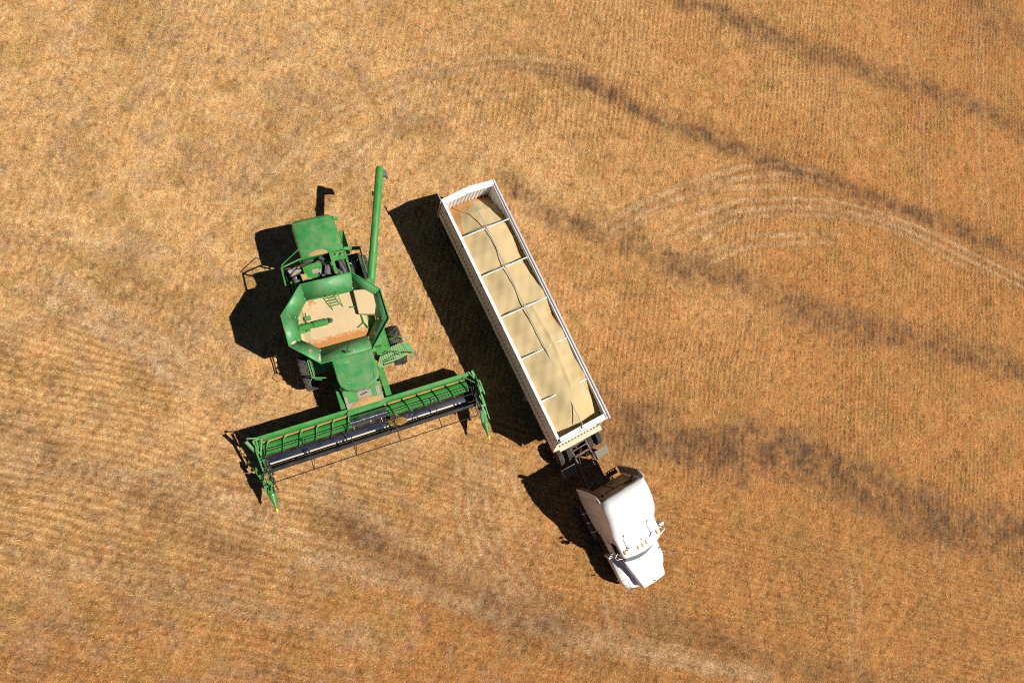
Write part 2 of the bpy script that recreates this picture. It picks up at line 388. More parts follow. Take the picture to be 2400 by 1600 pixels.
# grip patches and dirt on the panels
def onpanel(i, t, s, dz=.02):
    j = (i+1) % n; A, B_, Ci, Di = Vector((*rim[i], 4.3)), Vector((*rim[j], 4.3)), Vector((*inn[j], 3.78)), Vector((*inn[i], 3.78))
    return (A.lerp(B_, t)).lerp(Di.lerp(Ci, t), s)+Vector((0, 0, dz))
b = MB(True)
for (i, t, s, w_, h_) in ((5, .40, .45, .10, .17), (3, .62, .5, .08, .2)):
    b.quad(onpanel(i, t-w_/2*1.4, s-h_), onpanel(i, t+w_/2*1.4, s-h_), onpanel(i, t+w_/2*1.4, s+h_), onpanel(i, t-w_/2*1.4, s+h_))
b.build('panel_pad', M['grip'], tank)
b = MB(True)
def blob(i, t, s, rt, rs, k=12):
    b.add([onpanel(i, t+rt*math.cos(a)*random.uniform(.7, 1.1), s+rs*math.sin(a)*random.uniform(.7, 1.1)) for a in [2*math.pi*q/k for q in range(k)]], [list(range(k))])
blob(5, .04, .30, .045, .22); blob(5, .06, .55, .02, .08); blob(6, .02, .35, .06, .14); blob(4, .35, .2, .018, .14); blob(6, .05, .5, .02, .1); blob(2, .9, .4, .02, .1)
b.build('dirt_patch', M['cream'], tank)
b = MB().tube([onpanel(4, .5, .3, .08), onpanel(4, .5, .3, .14)], .06, 12); b.tube([onpanel(4, .42, .25, .04), onpanel(4, .55, .35, .10)], .03, 8); b.tube([onpanel(4, .4, .9, .05), onpanel(4, .47, .4, .05)], .008, 6)
b.build('sensor', M['black'], tank)
b = MB().bar((-4.1, 1.42, 3.85), (-3.75, 1.70, 4.15), .05, .04); b.bar((-4.15, 1.72, 4.2), (-3.95, 1.35, 3.75), .03, .03)
b.build('panel_latch', M['black'], tank)
# cross auger cover heaped with seed
cov = MB().prism([(-4.78, .66), (-4.70, 1.18), (-4.40, 1.46), (-4.06, 1.46), (-3.55, 1.24), (-3.72, .60)], 3.55, 3.92)
cov.build('auger_cover', M['grain_tank'], tank, bevel=.04)
b = MB()
for s_ in (-.42, .02):
    b.tube([(-4.86, s_, 4.0), (-4.5, s_+.02, 3.85), (-4.18, s_+.06, 3.66), (-4.08, s_+.14, 3.56)], .017, 6)
for k in range(5):
    t = k/4; b.bar((-4.78+.42*t, -.42+.02*t, 3.98-.18*t), (-4.78+.42*t, .02+.02*t, 3.98-.18*t), .03, .02)
b.build('tank_ladder', M['green'], tank)
b = MB().lathe((-3.80, -1.85, 3.72), (.02, 1, .06), [(0, 0), (0, .12), (.50, .12), (.51, .10), (.60, .10), (.60, .14), (1.16, .14), (1.18, .10), (1.18, 0)], 20)
b.box(-3.98, -3.6, -1.9, -1.45, 3.5, 3.62); b.box(-4.22, -4.05, -1.55, -1.3, 3.55, 3.7)
b.build('loading_auger', M['green'], tank)
MB().lathe((-3.78, -.62, 3.80), (0, 1, .1), [(0, 0), (0, .11), (.1, .11), (.16, .05), (.17, 0)], 18).build('auger_cap', M['steel'], tank)
b = MB().bar((-3.72, .70, 3.70), (-3.35, .72, 3.72), .06, .06); b.bar((-3.35, .72, 3.72), (-3.2, .42, 3.70), .045, .04); b.bar((-3.35, .72, 3.72), (-3.05, .85, 3.72), .05, .05)
MB().bar((-4.12, .35, 3.75), (-4.08, .62, 3.78), .05, .03).build('cover_lug', M['green_clean'], tank)
b.build('tank_bracket', M['green_clean'], tank)
MB().bar((-4.6, -1.42, 3.60), (-3.6, -1.62, 3.64), .03, .03).build('sensor_rod', M['black'], tank)

# --- unloading auger swung out to the rear
p0 = Vector((-4.9, 1.46, 3.75)); p1 = Vector((-9.76, 3.28, 4.2)); d = (p1-p0).normalized()
au = MB().tube([p0, p0+d*1.35, p0+d*1.38], [.178, .178, .172], 24).tube([p0+d*1.38, p0+d*1.42, p1-d*.12, p1-d*.03, p1], [.165, .168, .172, .14, .07], 24)
auger = au.build('unloading_auger', M['green'], H)
b = MB(True)
for t in (1.36, 3.35, 4.3): b.tube([p0+d*(t-.03), p0+d*(t+.03)], .188 if t < 2 else .176, 24)
b.bar(p0+d*3.5+Vector((.02, -.01, .165)), p0+d*4.2+Vector((.02, -.01, .165)), .012, .02)
b.bar(p0+d*3.5+Vector((-.06, -.05, .145)), p0+d*4.2+Vector((-.06, -.05, .145)), .012, .02)
b.build('auger_collar', M['green_clean'], auger)
b = MB().tube([p0+d*3.9+Vector((-.05, -.2, 0)), p0+d*4.08+Vector((-.05, -.2, 0))], .05, 8); b.bar(p0+d*3.95+Vector((0, -.12, 0)), p0+d*3.95+Vector((-.05, -.24, 0)), .04, .04)
b.build('auger_lamp', M['black'], auger)
b = MB().bar(p0+d*.2+Vector((.1, -.17, .02)), p0+d*3.2+Vector((.1, -.165, .02)), .02, .03); b.build('auger_pipe', M['black'], auger)
sp = p1-d*.25
b = MB().loft([[sp+Vector((-.2, .05, -.10)), sp+Vector((.24, .05, -.10)), sp+Vector((.22, .08, .08)), sp+Vector((-.18, .08, .08))],
               [sp+Vector((-.16, .22, -.28)), sp+Vector((.2, .22, -.28)), sp+Vector((.17, .28, -.08)), sp+Vector((-.1, .28, -.08))],
               [sp+Vector((-.16, .27, -.55)), sp+Vector((.2, .27, -.55)), sp+Vector((.17, .35, -.42)), sp+Vector((-.1, .35, -.42))]], closed=True, smooth=False)
b.build('discharge_spout', M['hose'], auger, bevel=.03)
b = MB().lathe((-4.95, 1.45, 3.0), (0, 0, 1), [(0, .2), (.9, .2), (.95, .15), (.95, 0)], 20); b.build('auger_elbow', M['green'], H)

# --- cab
CX = [(-2.16, CY-.86), (-1.25, CY-.86), (-.95, CY-.80), (-.76, CY-.62), (-.64, CY-.30), (-.62, CY), (-.64, CY+.30), (-.76, CY+.62), (-.95, CY+.80), (-1.25, CY+.86), (-2.16, CY+.86)]
cab = MB().prism(CX, 3.50, 3.68).build('cab_roof', M['green_dusty'], H, bevel=.06, segs=4)
b = MB()
ins = [(-2.1, CY-.70), (-1.2, CY-.68), (-.98, CY-.60), (-.84, CY-.35), (-.80, CY), (-.84, CY+.35), (-.98, CY+.60), (-1.2, CY+.68), (-2.1, CY+.70)]
for a, c in zip(ins[:-1], ins[1:]): b.bar((*a, 3.682), (*c, 3.682), .022, .022)
for X in (-1.25, -1.55, -1.82): b.bar((X, CY-.66, 3.682), (X, CY+.60, 3.682), .018, .018)
b.build('roof_rib', M['green'], cab)
b = MB(True)
for q in ((-1.04, CY-.45), (-1.04, CY+.5), (-1.9, CY-.2), (-1.9, CY-.32)): b.lathe((*q, 3.68), (0, 0, 1), [(0, 0), (0, .03), (.02, .025), (.022, 0)], 10)
b.build('roof_bolt', M['strut'], cab)
gl = [(x if x < -2 else x-.03-.02*0, CY+(y-CY)*.93) for x, y in CX]
MB().prism(gl, 2.0, 3.50).build('cab_glass', M['glass'], H)
b = MB(True)
for X, s_ in ((-.9, -1), (-.9, 1), (-2.1, -1), (-2.1, 1)): b.bar((X, CY+s_*.83, 2.0), (X, CY+s_*.83, 3.5), .07, .07)
b.build('cab_pillar', M['black'], H)
MB().box(-2.2, -.8, CY-.85, CY+.85, 1.75, 2.0).build('cab_floor', M['green'], H, bevel=.02)
# --- feeder house
prof = [(-2.1, 1.5), (-2.1, 2.25), (-.78, 2.02), (-.02, 1.80), (.0, 1.1), (-.8, 1.1)]
fh = MB().sideprism(prof, -1.02, .68).build('feeder_house', M['green'], H, bevel=.02)
zt = lambda x: 1.80+(-x-.02)*(.22/.76)+.008
def deckquad(b, p): 
    q = [(x, y, zt(x)) for x, y in p]; b.add(q+[(x, y, z+.012) for x, y, z in q], [list(range(len(q), 2*len(q)))]+[(i, (i+1) % len(q), (i+1) % len(q)+len(q), i+len(q)) for i in range(len(q))])
b = MB(True); deckquad(b, [(-.66, -.42), (-.36, -.42), (-.36, .20), (-.66, .20)]); deckquad(b, [(-.30, -1.0), (-.06, -1.0), (-.06, .66), (-.30, .66)]); deckquad(b, [(-.70, .42), (-.32, .42), (-.32, .60), (-.70, .60)]); deckquad(b, [(-.62, -1.0), (-.32, -1.0), (-.32, -.88), (-.62, -.88)])
b.build('grip_pad', M['grip'], fh)
b = MB().tube([(-.50, -.24, 1.97), (-.50, -.24, 2.05), (-.56, .04, 2.06), (-.56, .04, 1.98)], .014, 6); b.build('handle', M['black'], fh)
b = MB().box(-1.42, -.14, -1.27, -1.06, 1.74, 1.79); b.box(-1.42, -.14, -1.27, -1.24, 1.2, 1.74); b.build('feeder_shield', M['green_clean'], H, bevel=.008)
b = MB().box(-1.55, -.14, .78, 1.04, 1.74, 1.79); b.box(-1.55, -.14, 1.01, 1.04, 1.2, 1.74); b.build('feeder_shield', M['green_clean'], H, bevel=.008)
b = MB(True)
for i in range(5): b.tube([(-1.2+.2*i, .68, 1.95-.05*i), (-1.1+.2*i, .76, 1.7), (-.7+.12*i, .73, 1.6)], .018, 6)
b.build('hydraulic_hose', M['black'], fh)

# --- platforms and rails
pm, nt, bb = newmat('perforated_green_steel')
tc = N(nt, 'ShaderNodeTexCoord'); mp = N(nt, 'ShaderNodeMapping'); mp.inputs['Scale'].default_value = (13, 13, 13); mp.inputs['Rotation'].default_value = (0, 0, .5)
nt.links.new(tc.outputs['Object'], mp.inputs[0])
fr_ = N(nt, 'ShaderNodeVectorMath', operation='FRACTION'); nt.links.new(mp.outputs[0], fr_.inputs[0])
su = N(nt, 'ShaderNodeVectorMath', operation='SUBTRACT'); nt.links.new(fr_.outputs[0], su.inputs[0]); su.inputs[1].default_value = (.5, .5, 0)
mk = N(nt, 'ShaderNodeVectorMath', operation='MULTIPLY'); nt.links.new(su.outputs[0], mk.inputs[0]); mk.inputs[1].default_value = (1, 1, 0)
ln = N(nt, 'ShaderNodeVectorMath', operation='LENGTH'); nt.links.new(mk.outputs[0], ln.inputs[0])
lt = N(nt, 'ShaderNodeMath', operation='GREATER_THAN'); nt.links.new(ln.outputs['Value'], lt.inputs[0]); lt.inputs[1].default_value = .27
nt.links.new(lt.outputs[0], bb.inputs['Alpha']); nz = noise(nt, 6, 4, .7, tc.outputs['Object'])
nt.links.new(mixc(nt, nz.outputs[0], (.10, .34, .10), (.30, .42, .18)), bb.inputs['Base Color']); bb.inputs['Roughness'].default_value = .5
P_ = [(-1.64, .84), (-2.10, 1.10), (-2.20, 1.55), (-2.28, 2.0), (-2.2, 2.40), (-1.70, 2.36), (-1.58, 1.9), (-1.44, 1.30), (-1.42, .86)]
plat = MB().prism(P_, 2.10, 2.13).build('access_platform', pm, H)
b = MB(True).prism([(-2.2, 2.12), (-2.16, 2.46), (-1.66, 2.52), (-1.74, 2.28)], 2.08, 2.16); b.box(-1.95, -1.5, 2.38, 2.5, 1.75, 1.8); b.box(-1.95, -1.5, 2.42, 2.54, 1.4, 1.45)
b.build('platform_step', M['green_pale'], plat, bevel=.01)
b = MB(True).tube([(-1.62, 1.0, 2.5), (-1.72, 1.55, 3.0), (-1.70, 2.1, 3.0), (-1.66, 2.4, 2.6), (-1.66, 2.42, 2.1)], .018, 6)
b.tube([(-1.5, 1.05, 2.15), (-1.46, 1.4, 2.6), (-1.52, 1.9, 2.6)], .018, 6); b.tube([(-1.9, .98, 2.4), (-1.95, 1.5, 2.75), (-1.72, 1.75, 2.75)], .018, 6)
b.build('handrail', M['black'], plat)
MB().tube([(-2.5, 1.62, 2.5), (-2.55, 1.95, 2.55), (-2.42, 2.3, 2.5), (-2.3, 2.5, 2.4)], .02, 6).build('grab_bar', M['green_clean'], plat)
b = MB().box(-3.2, -1.98, CY+1.05, CY+1.66, 2.30, 2.42); b.box(-3.1, -2.2, CY+1.66, CY+1.69, 1.9, 2.44); b.bar((-2.9, CY+1.2, 2.43), (-2.2, CY+1.58, 2.43), .03, .02)
b.build('side_panel', M['green_clean'], H, bevel=.01)
b = MB().box(-2.75, -1.95, CY-1.75, CY-1.05, 2.1, 2.2); b.build('side_ledge', M['green_pale'], H, bevel=.01)
b = MB()
for off in (0, .09): b.bar((-2.62, -1.97+off, 2.9), (-1.77, -1.97+off, 2.9), .045, .03)
b.bar((-1.77, -1.97, 2.9), (-1.58, -1.40, 2.9), .04, .03); b.bar((-1.68, -1.9, 2.75), (-1.58, -1.62, 2.75), .035, .03); b.bar((-1.77, -1.97, 2.9), (-1.55, -2.15, 2.9), .02, .02); b.bar((-1.55, -2.15, 2.9), (-1.42, -2.12, 2.6), .02, .02)
b.bar((-2.6, -1.95, 2.2), (-2.6, -1.95, 2.9), .04, .04); b.bar((-1.77, -1.95, 2.0), (-1.77, -1.95, 2.9), .04, .04)
b.build('left_handrail', M['green_pale'], H)
# --- wheels
def wheel(x, y, r, wd, side, lugs, rim_r, name='front_wheel'):
    prof = [(-wd/2, rim_r), (-wd/2, r*.86), (-wd/2+.05, r*.93), (-wd*.3, r*.965), (0, r*.975), (wd*.3, r*.965), (wd/2-.05, r*.93), (wd/2, r*.86), (wd/2, rim_r)]
    t = MB().lathe((x, y, r), (0, 1, 0), prof, 48)
    wo = empty(name, (0, 0, 0)); wo.parent = H
    for k in range(lugs):
        for s_ in (-1, 1):
            a = 2*math.pi*(k+(.5 if s_ > 0 else 0))/lugs
            pts = []
            for u, da in ((.02, 0.0), (.22, .07), (.46, .20)):
                rr = r*1.0 if u < .4 else r*.95
                pts.append((x+math.cos(a+da*1.6)*rr, y+s_*u*wd, r+math.sin(a+da*1.6)*rr))
            for q0, q1 in zip(pts[:-1], pts[1:]): t.bar(q0, q1, .075*r, .05*r)
    to = t.build('tyre', M['rubber'], wo, bevel=.012)
    q = MB().lathe((x, y, r), (0, 1, 0), [(-wd*.38, 0), (-wd*.38, rim_r*.5), (-wd*.45, rim_r), (wd*.45, rim_r), (wd*.30, rim_r*.8), (wd*.1, rim_r*.5), (wd*.1, 0)], 32)
    q.build('wheel_rim', M['yellow'], wo)
    return wo
wheel(-2.36, CY+2.07, .93, .62, 1, 20, .48); wheel(-2.36, CY-2.05, .93, .62, -1, 20, .48)
wheel(-6.42, CY+1.72, .66, .44, 1, 18, .33, 'rear_wheel'); wheel(-6.42, CY-1.45, .66, .44, -1, 18, .33, 'rear_wheel')
b = MB(True).tube([(-2.36, CY-1.8, .93), (-2.36, CY+1.8, .93)], .14, 14); b.tube([(-6.42, CY-1.3, .66), (-6.42, CY+1.6, .66)], .09, 12); b.build('axle', M['green'], H)

# --- header (one part, its working pieces as sub-parts)
YL, YR = -4.92, 4.88
b = MB()
b.box(-.09, .07, YL, YR, 1.62, 1.76)
b.box(-.12, .20, -1.02, .68, 1.66, 1.80); b.box(.05, .22, -1.06, .45, 1.70, 1.83)
b.sideprism([(.06, 1.62), (.085, 1.62), (.225, 1.10), (.20, 1.08)], YL, YR)
b.sideprism([(-.08, 1.62), (.0, 1.62), (.25, .75), (.2, .72)], YL, YR)
b.box(-.06, .06, YL, YR, 1.0, 1.12)
header = b.build('header', M['green'], H, bevel=.012)
# chaff lodged on the back sheet
hs = heightfield('chaff_strip', lambda x, y: 1.30-.9*abs(x-.21)+.02*math.sin(y*9)+.015*math.sin(y*23)+.02*math.sin(3.1*y), [.18, .20, .22, .24], [YL+.1+i*.12 for i in range(int((YR-YL-.3)/.12))], M['chaffpile'], header, mask=lambda x, y: not (-1.05 < y < .6))
# floor pan curved up under the auger
prof = [(.20, .78), (.30, .74), (.50, .70), (.75, .74), (.90, .84), (.90, .80), (.75, .70), (.50, .66), (.28, .70)]
MB().sideprism(prof, YL, YR).build('auger_trough', M['trough'], header)
MB().sideprism([(.90, .84), (.94, .86), (1.30, .78), (1.30, .75), (.90, .80)], YL, YR).build('floor_pan', M['pan'], header)
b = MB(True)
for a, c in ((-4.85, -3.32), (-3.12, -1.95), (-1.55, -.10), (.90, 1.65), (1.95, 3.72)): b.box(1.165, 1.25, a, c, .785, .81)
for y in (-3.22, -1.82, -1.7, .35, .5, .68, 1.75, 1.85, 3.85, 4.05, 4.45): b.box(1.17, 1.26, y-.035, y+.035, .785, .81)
b.build('sunlit_strip', M['sunlit'], header)  # sunlit floor built as pale strips, with gaps for the reel arms' shadows
b = MB().box(1.31, 1.44, YL, YR, .74, .78)
for i in range(int((YR-YL)/.0762)):
    y = YL+.03+i*.0762; b.add([(1.42, y-.014, .75), (1.42, y+.014, .75), (1.58, y, .74), (1.42, y-.014, .79), (1.42, y+.014, .79)], [(0, 1, 4, 3), (0, 3, 2), (1, 2, 4), (3, 4, 2), (0, 2, 1)])
b.build('cutter_bar', M['black'], header)
# feed auger: two opposed scrolls and a bright finger drum in the middle
ac = (.52, 1.17)
MB().tube([(ac[0], YL+.05, ac[1]), (ac[0], -1.05, ac[1])], .265, 32).tube([(ac[0], .62, ac[1]), (ac[0], YR-.3, ac[1])], .265, 32).build('feed_auger', M['green_clean'], header)
MB().tube([(ac[0], -1.05, ac[1]), (ac[0], .62, ac[1])], .24, 32).build('finger_drum', M['steel'], header)
def scroll(y0, y1, hand):
    b = MB(); pitch = .71; k = 28; vs = []; fs = []; nn = int(abs(y1-y0)/pitch*k)
    for i in range(nn+1):
        y = y0+(y1-y0)*i/nn; a = hand*2*math.pi*(y-y0)/pitch+.6
        for r in (.26, .375): vs.append((ac[0]+math.cos(a)*r, y, ac[1]+math.sin(a)*r))
    fs = [(2*i, 2*i+1, 2*i+3, 2*i+2) for i in range(nn)]
    return b.add(vs, fs, True)
scroll(YL+.1, -1.0, 1).build('auger_flighting', M['green_pale'], header, solid=.012)
scroll(YR-.35, .62, -1).build('auger_flighting', M['green_clean'], header, solid=.012)
b = MB()
for i in range(16):
    a = i*2.4; y = -.98+i*.1; b.tube([(ac[0]+math.cos(a)*.2, y, ac[1]+math.sin(a)*.2), (ac[0]+math.cos(a)*.37, y, ac[1]+math.sin(a)*.37)], .011, 5)
b.build('auger_finger', M['steel'], header)
# reel
rc = (1.47, 1.16)
reel = MB().tube([(rc[0], YL-.05, rc[1]), (rc[0], YR-.15, rc[1])], .105, 18).build('reel', M['reel'], header)
bats = [(2.01, 1.38, -.12), (.95, 1.50, -.1), (.62, 1.72, .0)]
for bx, bz, tx in bats:
    b = MB().tube([(bx, YL+.05, bz), (bx, YR-.2, bz)], .022, 8)
    n_ = int((YR-YL-.4)/.15)
    for i in range(n_):
        y = YL+.2+i*.15
        if bx < 1.5: b.tube([(bx, y, bz), (bx+.07, y+.01, bz-.1), (bx+.11, y+.02, bz-.24)], .008, 4, cap=False)
        else: b.tube([(bx, y, bz), (bx-.01, y, bz-.12), (bx-.04, y, bz-.22)], .006, 4, cap=False)
    b.build('reel_bat', M['reel'], header)
b = MB()
for y in (YL+.02, -3.1, -1.2, .84, 2.84, YR-.22):
    for bx, bz, tx in bats: b.bar((rc[0], y, rc[1]), (bx, y, bz), .035, .035)
    b.nxt()
for y in (-3.1, -1.2):
    b.nxt(); b.bar((rc[0], y+.12, rc[1]), (2.01, y+.02, 1.38), .025, .025)
b.build('reel_arm', M['reel'], header)
# crop bunched in the reel
bunch = heightfield('crop_bunch', lambda x, y: 1.02+.30*math.exp(-((x-1.1)/.22)**2-((y-.98)/.36)**2)+.07*math.sin(31*x+17*y)*math.cos(23*y-9*x)+.04*math.sin(57*y), [.8+.04*i for i in range(15)], [.45+.05*i for i in range(22)], M['bunch'], header, mask=lambda x, y: ((x-1.08-.2*(y-.9))/(.22+.04*math.sin(19*y)))**2+((y-.98)/.42)**2 < 1, chaff=lambda x, y: .05)
b = MB()
for i in range(90):
    x, y = random.gauss(1.02, .15), random.gauss(.95, .28); a = random.uniform(0, 6.3); l = random.uniform(.05, .16); z = 1.35+random.uniform(-.1, .25)
    b.tube([(x, y, z), (x+math.cos(a)*l, y+math.sin(a)*l, z+random.uniform(-.05, .1))], .007, 4, cap=False)
o = b.build('crop_stalk', M['chaffpile'], header); tag(o, kind='stuff')
# end sheets, reel arms, drive gear and dividers
for s_, Y in ((-1, YL-.06), (1, YR+.06)):
    b = MB().sideprism([(-.1, 1.78), (.25, 1.75), (.9, 1.45), (1.7, 1.15), (2.4, 1.12), (2.5, .85), (1.6, .62), (.3, .62), (-.1, .95)], Y-.03, Y+.03)
    b.sideprism([(.05, 1.8), (.5, 2.0), (.62, 2.0), (1.62, 1.62), (1.6, 1.5), (.5, 1.86)], Y+s_*.04, Y+s_*.09)
    b.build('end_sheet', M['green'], header, bevel=.01)
# left end
b = MB()
for i in range(46):
    x = random.uniform(.75, 2.15); y = random.uniform(-5.22, -4.86)+.05*x; z = random.uniform(1.25, 1.75)
    k = random.random()
    if k < .45: b.bar((x, y, z), (x+random.uniform(-.25, .25), y+random.uniform(-.08, .08), z+random.uniform(-.1, .1)), random.uniform(.03, .07), random.uniform(.03, .08))
    elif k < .7: b.lathe((x, y, z), (0, 1, 0), [(0, 0), (0, .07), (.06, .07), (.06, 0)], 12)
    else: b.tube([(x, y, z), (x+.15, y+.05, z+.1), (x+.3, y-.05, z)], .015, 6)
b.build('drive_gear', M['black'], header)
b = MB()
for i in range(18):
    x = random.uniform(.8, 2.2); y = random.uniform(-5.2, -4.9)+.06*x; z = random.uniform(1.6, 1.85)
    b.bar((x, y, z), (x+random.uniform(-.1, .1), y+random.uniform(-.06, .06), z), .03, .02)
b.build('drive_bracket', M['green_pale'], header)
b = MB().tube([(-.03, -5.34, 1.95), (.55, -5.12, 1.70)], .075, 12); b.bar((-.13, -5.24, 1.9), (-.02, -4.85, 1.85), .05, .04); b.bar((.02, -5.08, 1.85), (.62, -5.0, 1.75), .07, .06); b.bar((.05, -4.72, 1.85), (.72, -4.95, 1.75), .06, .05)
b.bar((.0, -5.05, 1.82), (.05, -4.7, 1.82), .05, .05)
b.build('lift_cylinder', M['green_pale'], header)
b = MB()
for i in range(7): b.tube([(.08+.06*i, -5.29+.022*i, 2.03-.025*i), (.11+.06*i, -5.27+.022*i, 2.02-.025*i)], .02, 8)
b.box(-.17, -.07, -5.28, -5.18, 1.92, 1.97); b.build('cylinder_fitting', M['steel'], header)
MB().prism([(1.12, -5.40), (1.16, -5.34), (1.72, -5.22), (1.68, -5.33), (1.4, -5.42)], 1.20, 1.34).build('drive_shield', M['green_clean'], header, bevel=.02)
# right end
b = MB().bar((-.1, 4.92, 1.80), (.6, 5.0, 1.75), .12, .1); b.bar((.55, 4.98, 1.72), (1.15, 5.03, 1.55), .09, .08); b.prism([(1.05, 4.9), (1.1, 5.12), (1.72, 5.14), (1.70, 4.90), (1.5, 4.88)], 1.35, 1.50)
b.prism([(.35, 5.06), (.45, 5.22), (1.15, 5.26), (1.15, 5.2), (.5, 5.15)], 1.5, 1.56); b.prism([(.7, 4.98), (.7, 5.14), (1.0, 5.16), (1.0, 4.98)], 1.45, 1.58); b.bar((1.7, 5.10, 1.42), (2.35, 5.12, 1.38), .05, .06)
b.bar((1.7, 4.95, 1.42), (2.1, 5.02, 1.38), .1, .06)
b.bar((.08, 4.45, 1.85), (.5, 4.9, 1.82), .03, .03); b.bar((-.02, 4.75, 1.85), (.3, 4.92, 1.82), .04, .04)
b.build('end_arm', M['green_pale'], header, bevel=.01)
b = MB()
for i in range(34):
    x = random.uniform(.5, 2.1); y = random.uniform(4.68, 4.92); z = random.uniform(1.2, 1.65)
    if random.random() < .6: b.bar((x, y, z), (x+random.uniform(-.2, .2), y+random.uniform(-.05, .05), z+random.uniform(-.1, .1)), .04, .05)
    else: b.lathe((x, y, z), (0, 1, 0), [(0, 0), (0, .06), (.05, .06), (.05, 0)], 12)
b.bar((.45, 4.80, 1.4), (2.15, 4.80, 1.35), .10, .12); b.build('end_gear', M['black'], header)
def snout(Y, y_back, s_):
    b = MB(); secs = []
    for X, y, hw, z0, z1 in ((3.16, Y, .025, 1.32, 1.38), (2.9, Y+(y_back-Y)*.35, .085, 1.20, 1.42), (2.6, Y+(y_back-Y)*.75, .15, 1.10, 1.47), (2.44, y_back, .175, 1.05, 1.49)):
        secs.append([(X, y+hw*math.cos(a), (z0+z1)/2+(z1-z0)/2*math.sin(a)) for a in [2*math.pi*q/16 for q in range(16)]])
    b.loft(secs, closed=True)
    b.prism([(2.44, y_back-.15), (2.44, y_back+.12), (1.95, y_back+.14*1), (1.80, y_back-.0), (2.1, y_back-.12-.12*(s_ < 0))], 1.12, 1.42)
    b.bar((1.78, y_back-.22*(s_ < 0)+.08*(s_ > 0), 1.3), (2.5, y_back-.12*(s_ < 0), 1.35), .09, .18)
    o = b.build('crop_divider', M['green'], header, bevel=.01)
    MB().tube([(3.12, Y, 1.35), (3.18, Y, 1.35), (3.22, Y, 1.345), (3.30, Y, 1.345)], [.045, .05, .03, .022], 10).bar((3.17, Y, 1.35), (3.22, Y+.07, 1.36), .04, .04).build('divider_tip', M['yellow'], header)
snout(-5.0, -5.02, -1); snout(4.83, 4.88, 1)

# seed in the tank and loose straw lying on the machine: things of their own
Hm = Matrix.Translation((-0.2555, 1.0232, 0)) @ Matrix.Rotation(R(-72.815), 4, 'Z')
def own(o, label, cat):      # stands loose on the machine: placed in the world, no parent
    o.location = (-0.2555, 1.0232, 0); o.rotation_euler = (0, 0, R(-72.815)); return tag(o, label, cat)
from functools import lru_cache
def inside(poly, x, y):
    c = False; j = len(poly)-1
    for i in range(len(poly)):
        xi, yi = poly[i]; xj, yj = poly[j]
        if (yi > y) != (yj > y) and x < (xj-xi)*(y-yi)/(yj-yi)+xi: c = not c
        j = i
    return c
rs = [math.sin(i*1.7)*3 for i in range(9)]
zt_ = lambda x, y: 3.64-.62*min(1, max(0, (y-.80)/.22))*min(1, max(0, (x+3.78)/.1))-.10*min(1, max(0, (-1.5-y)/.3))+.04*math.exp(-((x+3.6)/.5)**2-((y-.2)/.6)**2)+.05*math.sin(2*x+rs[1])*math.cos(1.7*y)-.10*max(0, -2.95-x if x < -9 else 0)
tk = heightfield('tank_grain', zt_, [-4.92+.06*i for i in range(38)], [-1.98+.06*i for i in range(57)], M['grain_tank'],
                 chaff=lambda x, y: .36*max(0, min(1, (x+3.35)/.4))*(1 if y < .9 else .4)+.10*max(0, (-4.45-x)/.3)+(.12 if y < -.9 and x < -4 else 0)-.08*(y > -.3 and x < -3.3),
                 mask=lambda x, y: inside(inn, x, y))
own(tk, 'pale seed with rusty chaff filling the octagonal tank of the combine', 'grain heap')
sp_ = heightfield('straw_pile', lambda x, y: zt(x)+.02+.13*max(0, 1-((y+.13)/.70)**2-((x+.02)/.36)**2)+.012*math.sin(40*x)*math.sin(37*y), [-.42+.03*i for i in range(15)], [-.88+.05*i for i in range(31)], M['chaffpile'], mask=lambda x, y: ((y+.13)/.72)**2+((x+.0)/.36)**2 < 1 and x < -.02)
own(sp_, 'loose golden straw heaped on the feeder house behind the header beam', 'straw pile')
hc = heightfield('chaff_heap', lambda x, y: 3.285+.06*max(0, 1-((y+.25)/.5)**2-((x+6.78)/.30)**2)+.004*math.sin(50*x)*math.sin(47*y), [-7.12+.03*i for i in range(12)], [-.75+.05*i for i in range(21)], M['chaffpile'], mask=lambda x, y: ((y+.25)/.48)**2+((x+6.78)/.27)**2 < 1)
own(hc, 'small heap of tan chaff on the green rear hood beside the engine deck', 'chaff heap')

# ================================================================ GRAIN TRAILER (local X forward, Y to the roll-tarp side)
T = empty('grain_trailer', (5.4487, 4.7053, 0), -64.437)
tag(T, 'long white open-top grain trailer with rust-streaked ribs and roll tarp', 'trailer')
W_ = 2.72; ZB, ZT = 1.68, 3.40
def topz(x): return ZT
b = MB()
prof = [(-6.13, ZB), (6.72, ZB), (6.20, ZT-.09), (-6.13, ZT-.09)]
b.sideprism(prof, .03, .075)
nrib = 62
for i in range(nrib):
    x = -6.0+i*(12.1/(nrib-1)); 
    if x < 6.2: b.box(x-.03, x+.03, .0, .03, ZB+.05, ZT-.1)
wall_mat, nt, bb = newmat('streaked_white_wall')
tc = N(nt, 'ShaderNodeTexCoord'); sx_ = N(nt, 'ShaderNodeSeparateXYZ'); nt.links.new(tc.outputs['Object'], sx_.inputs[0])
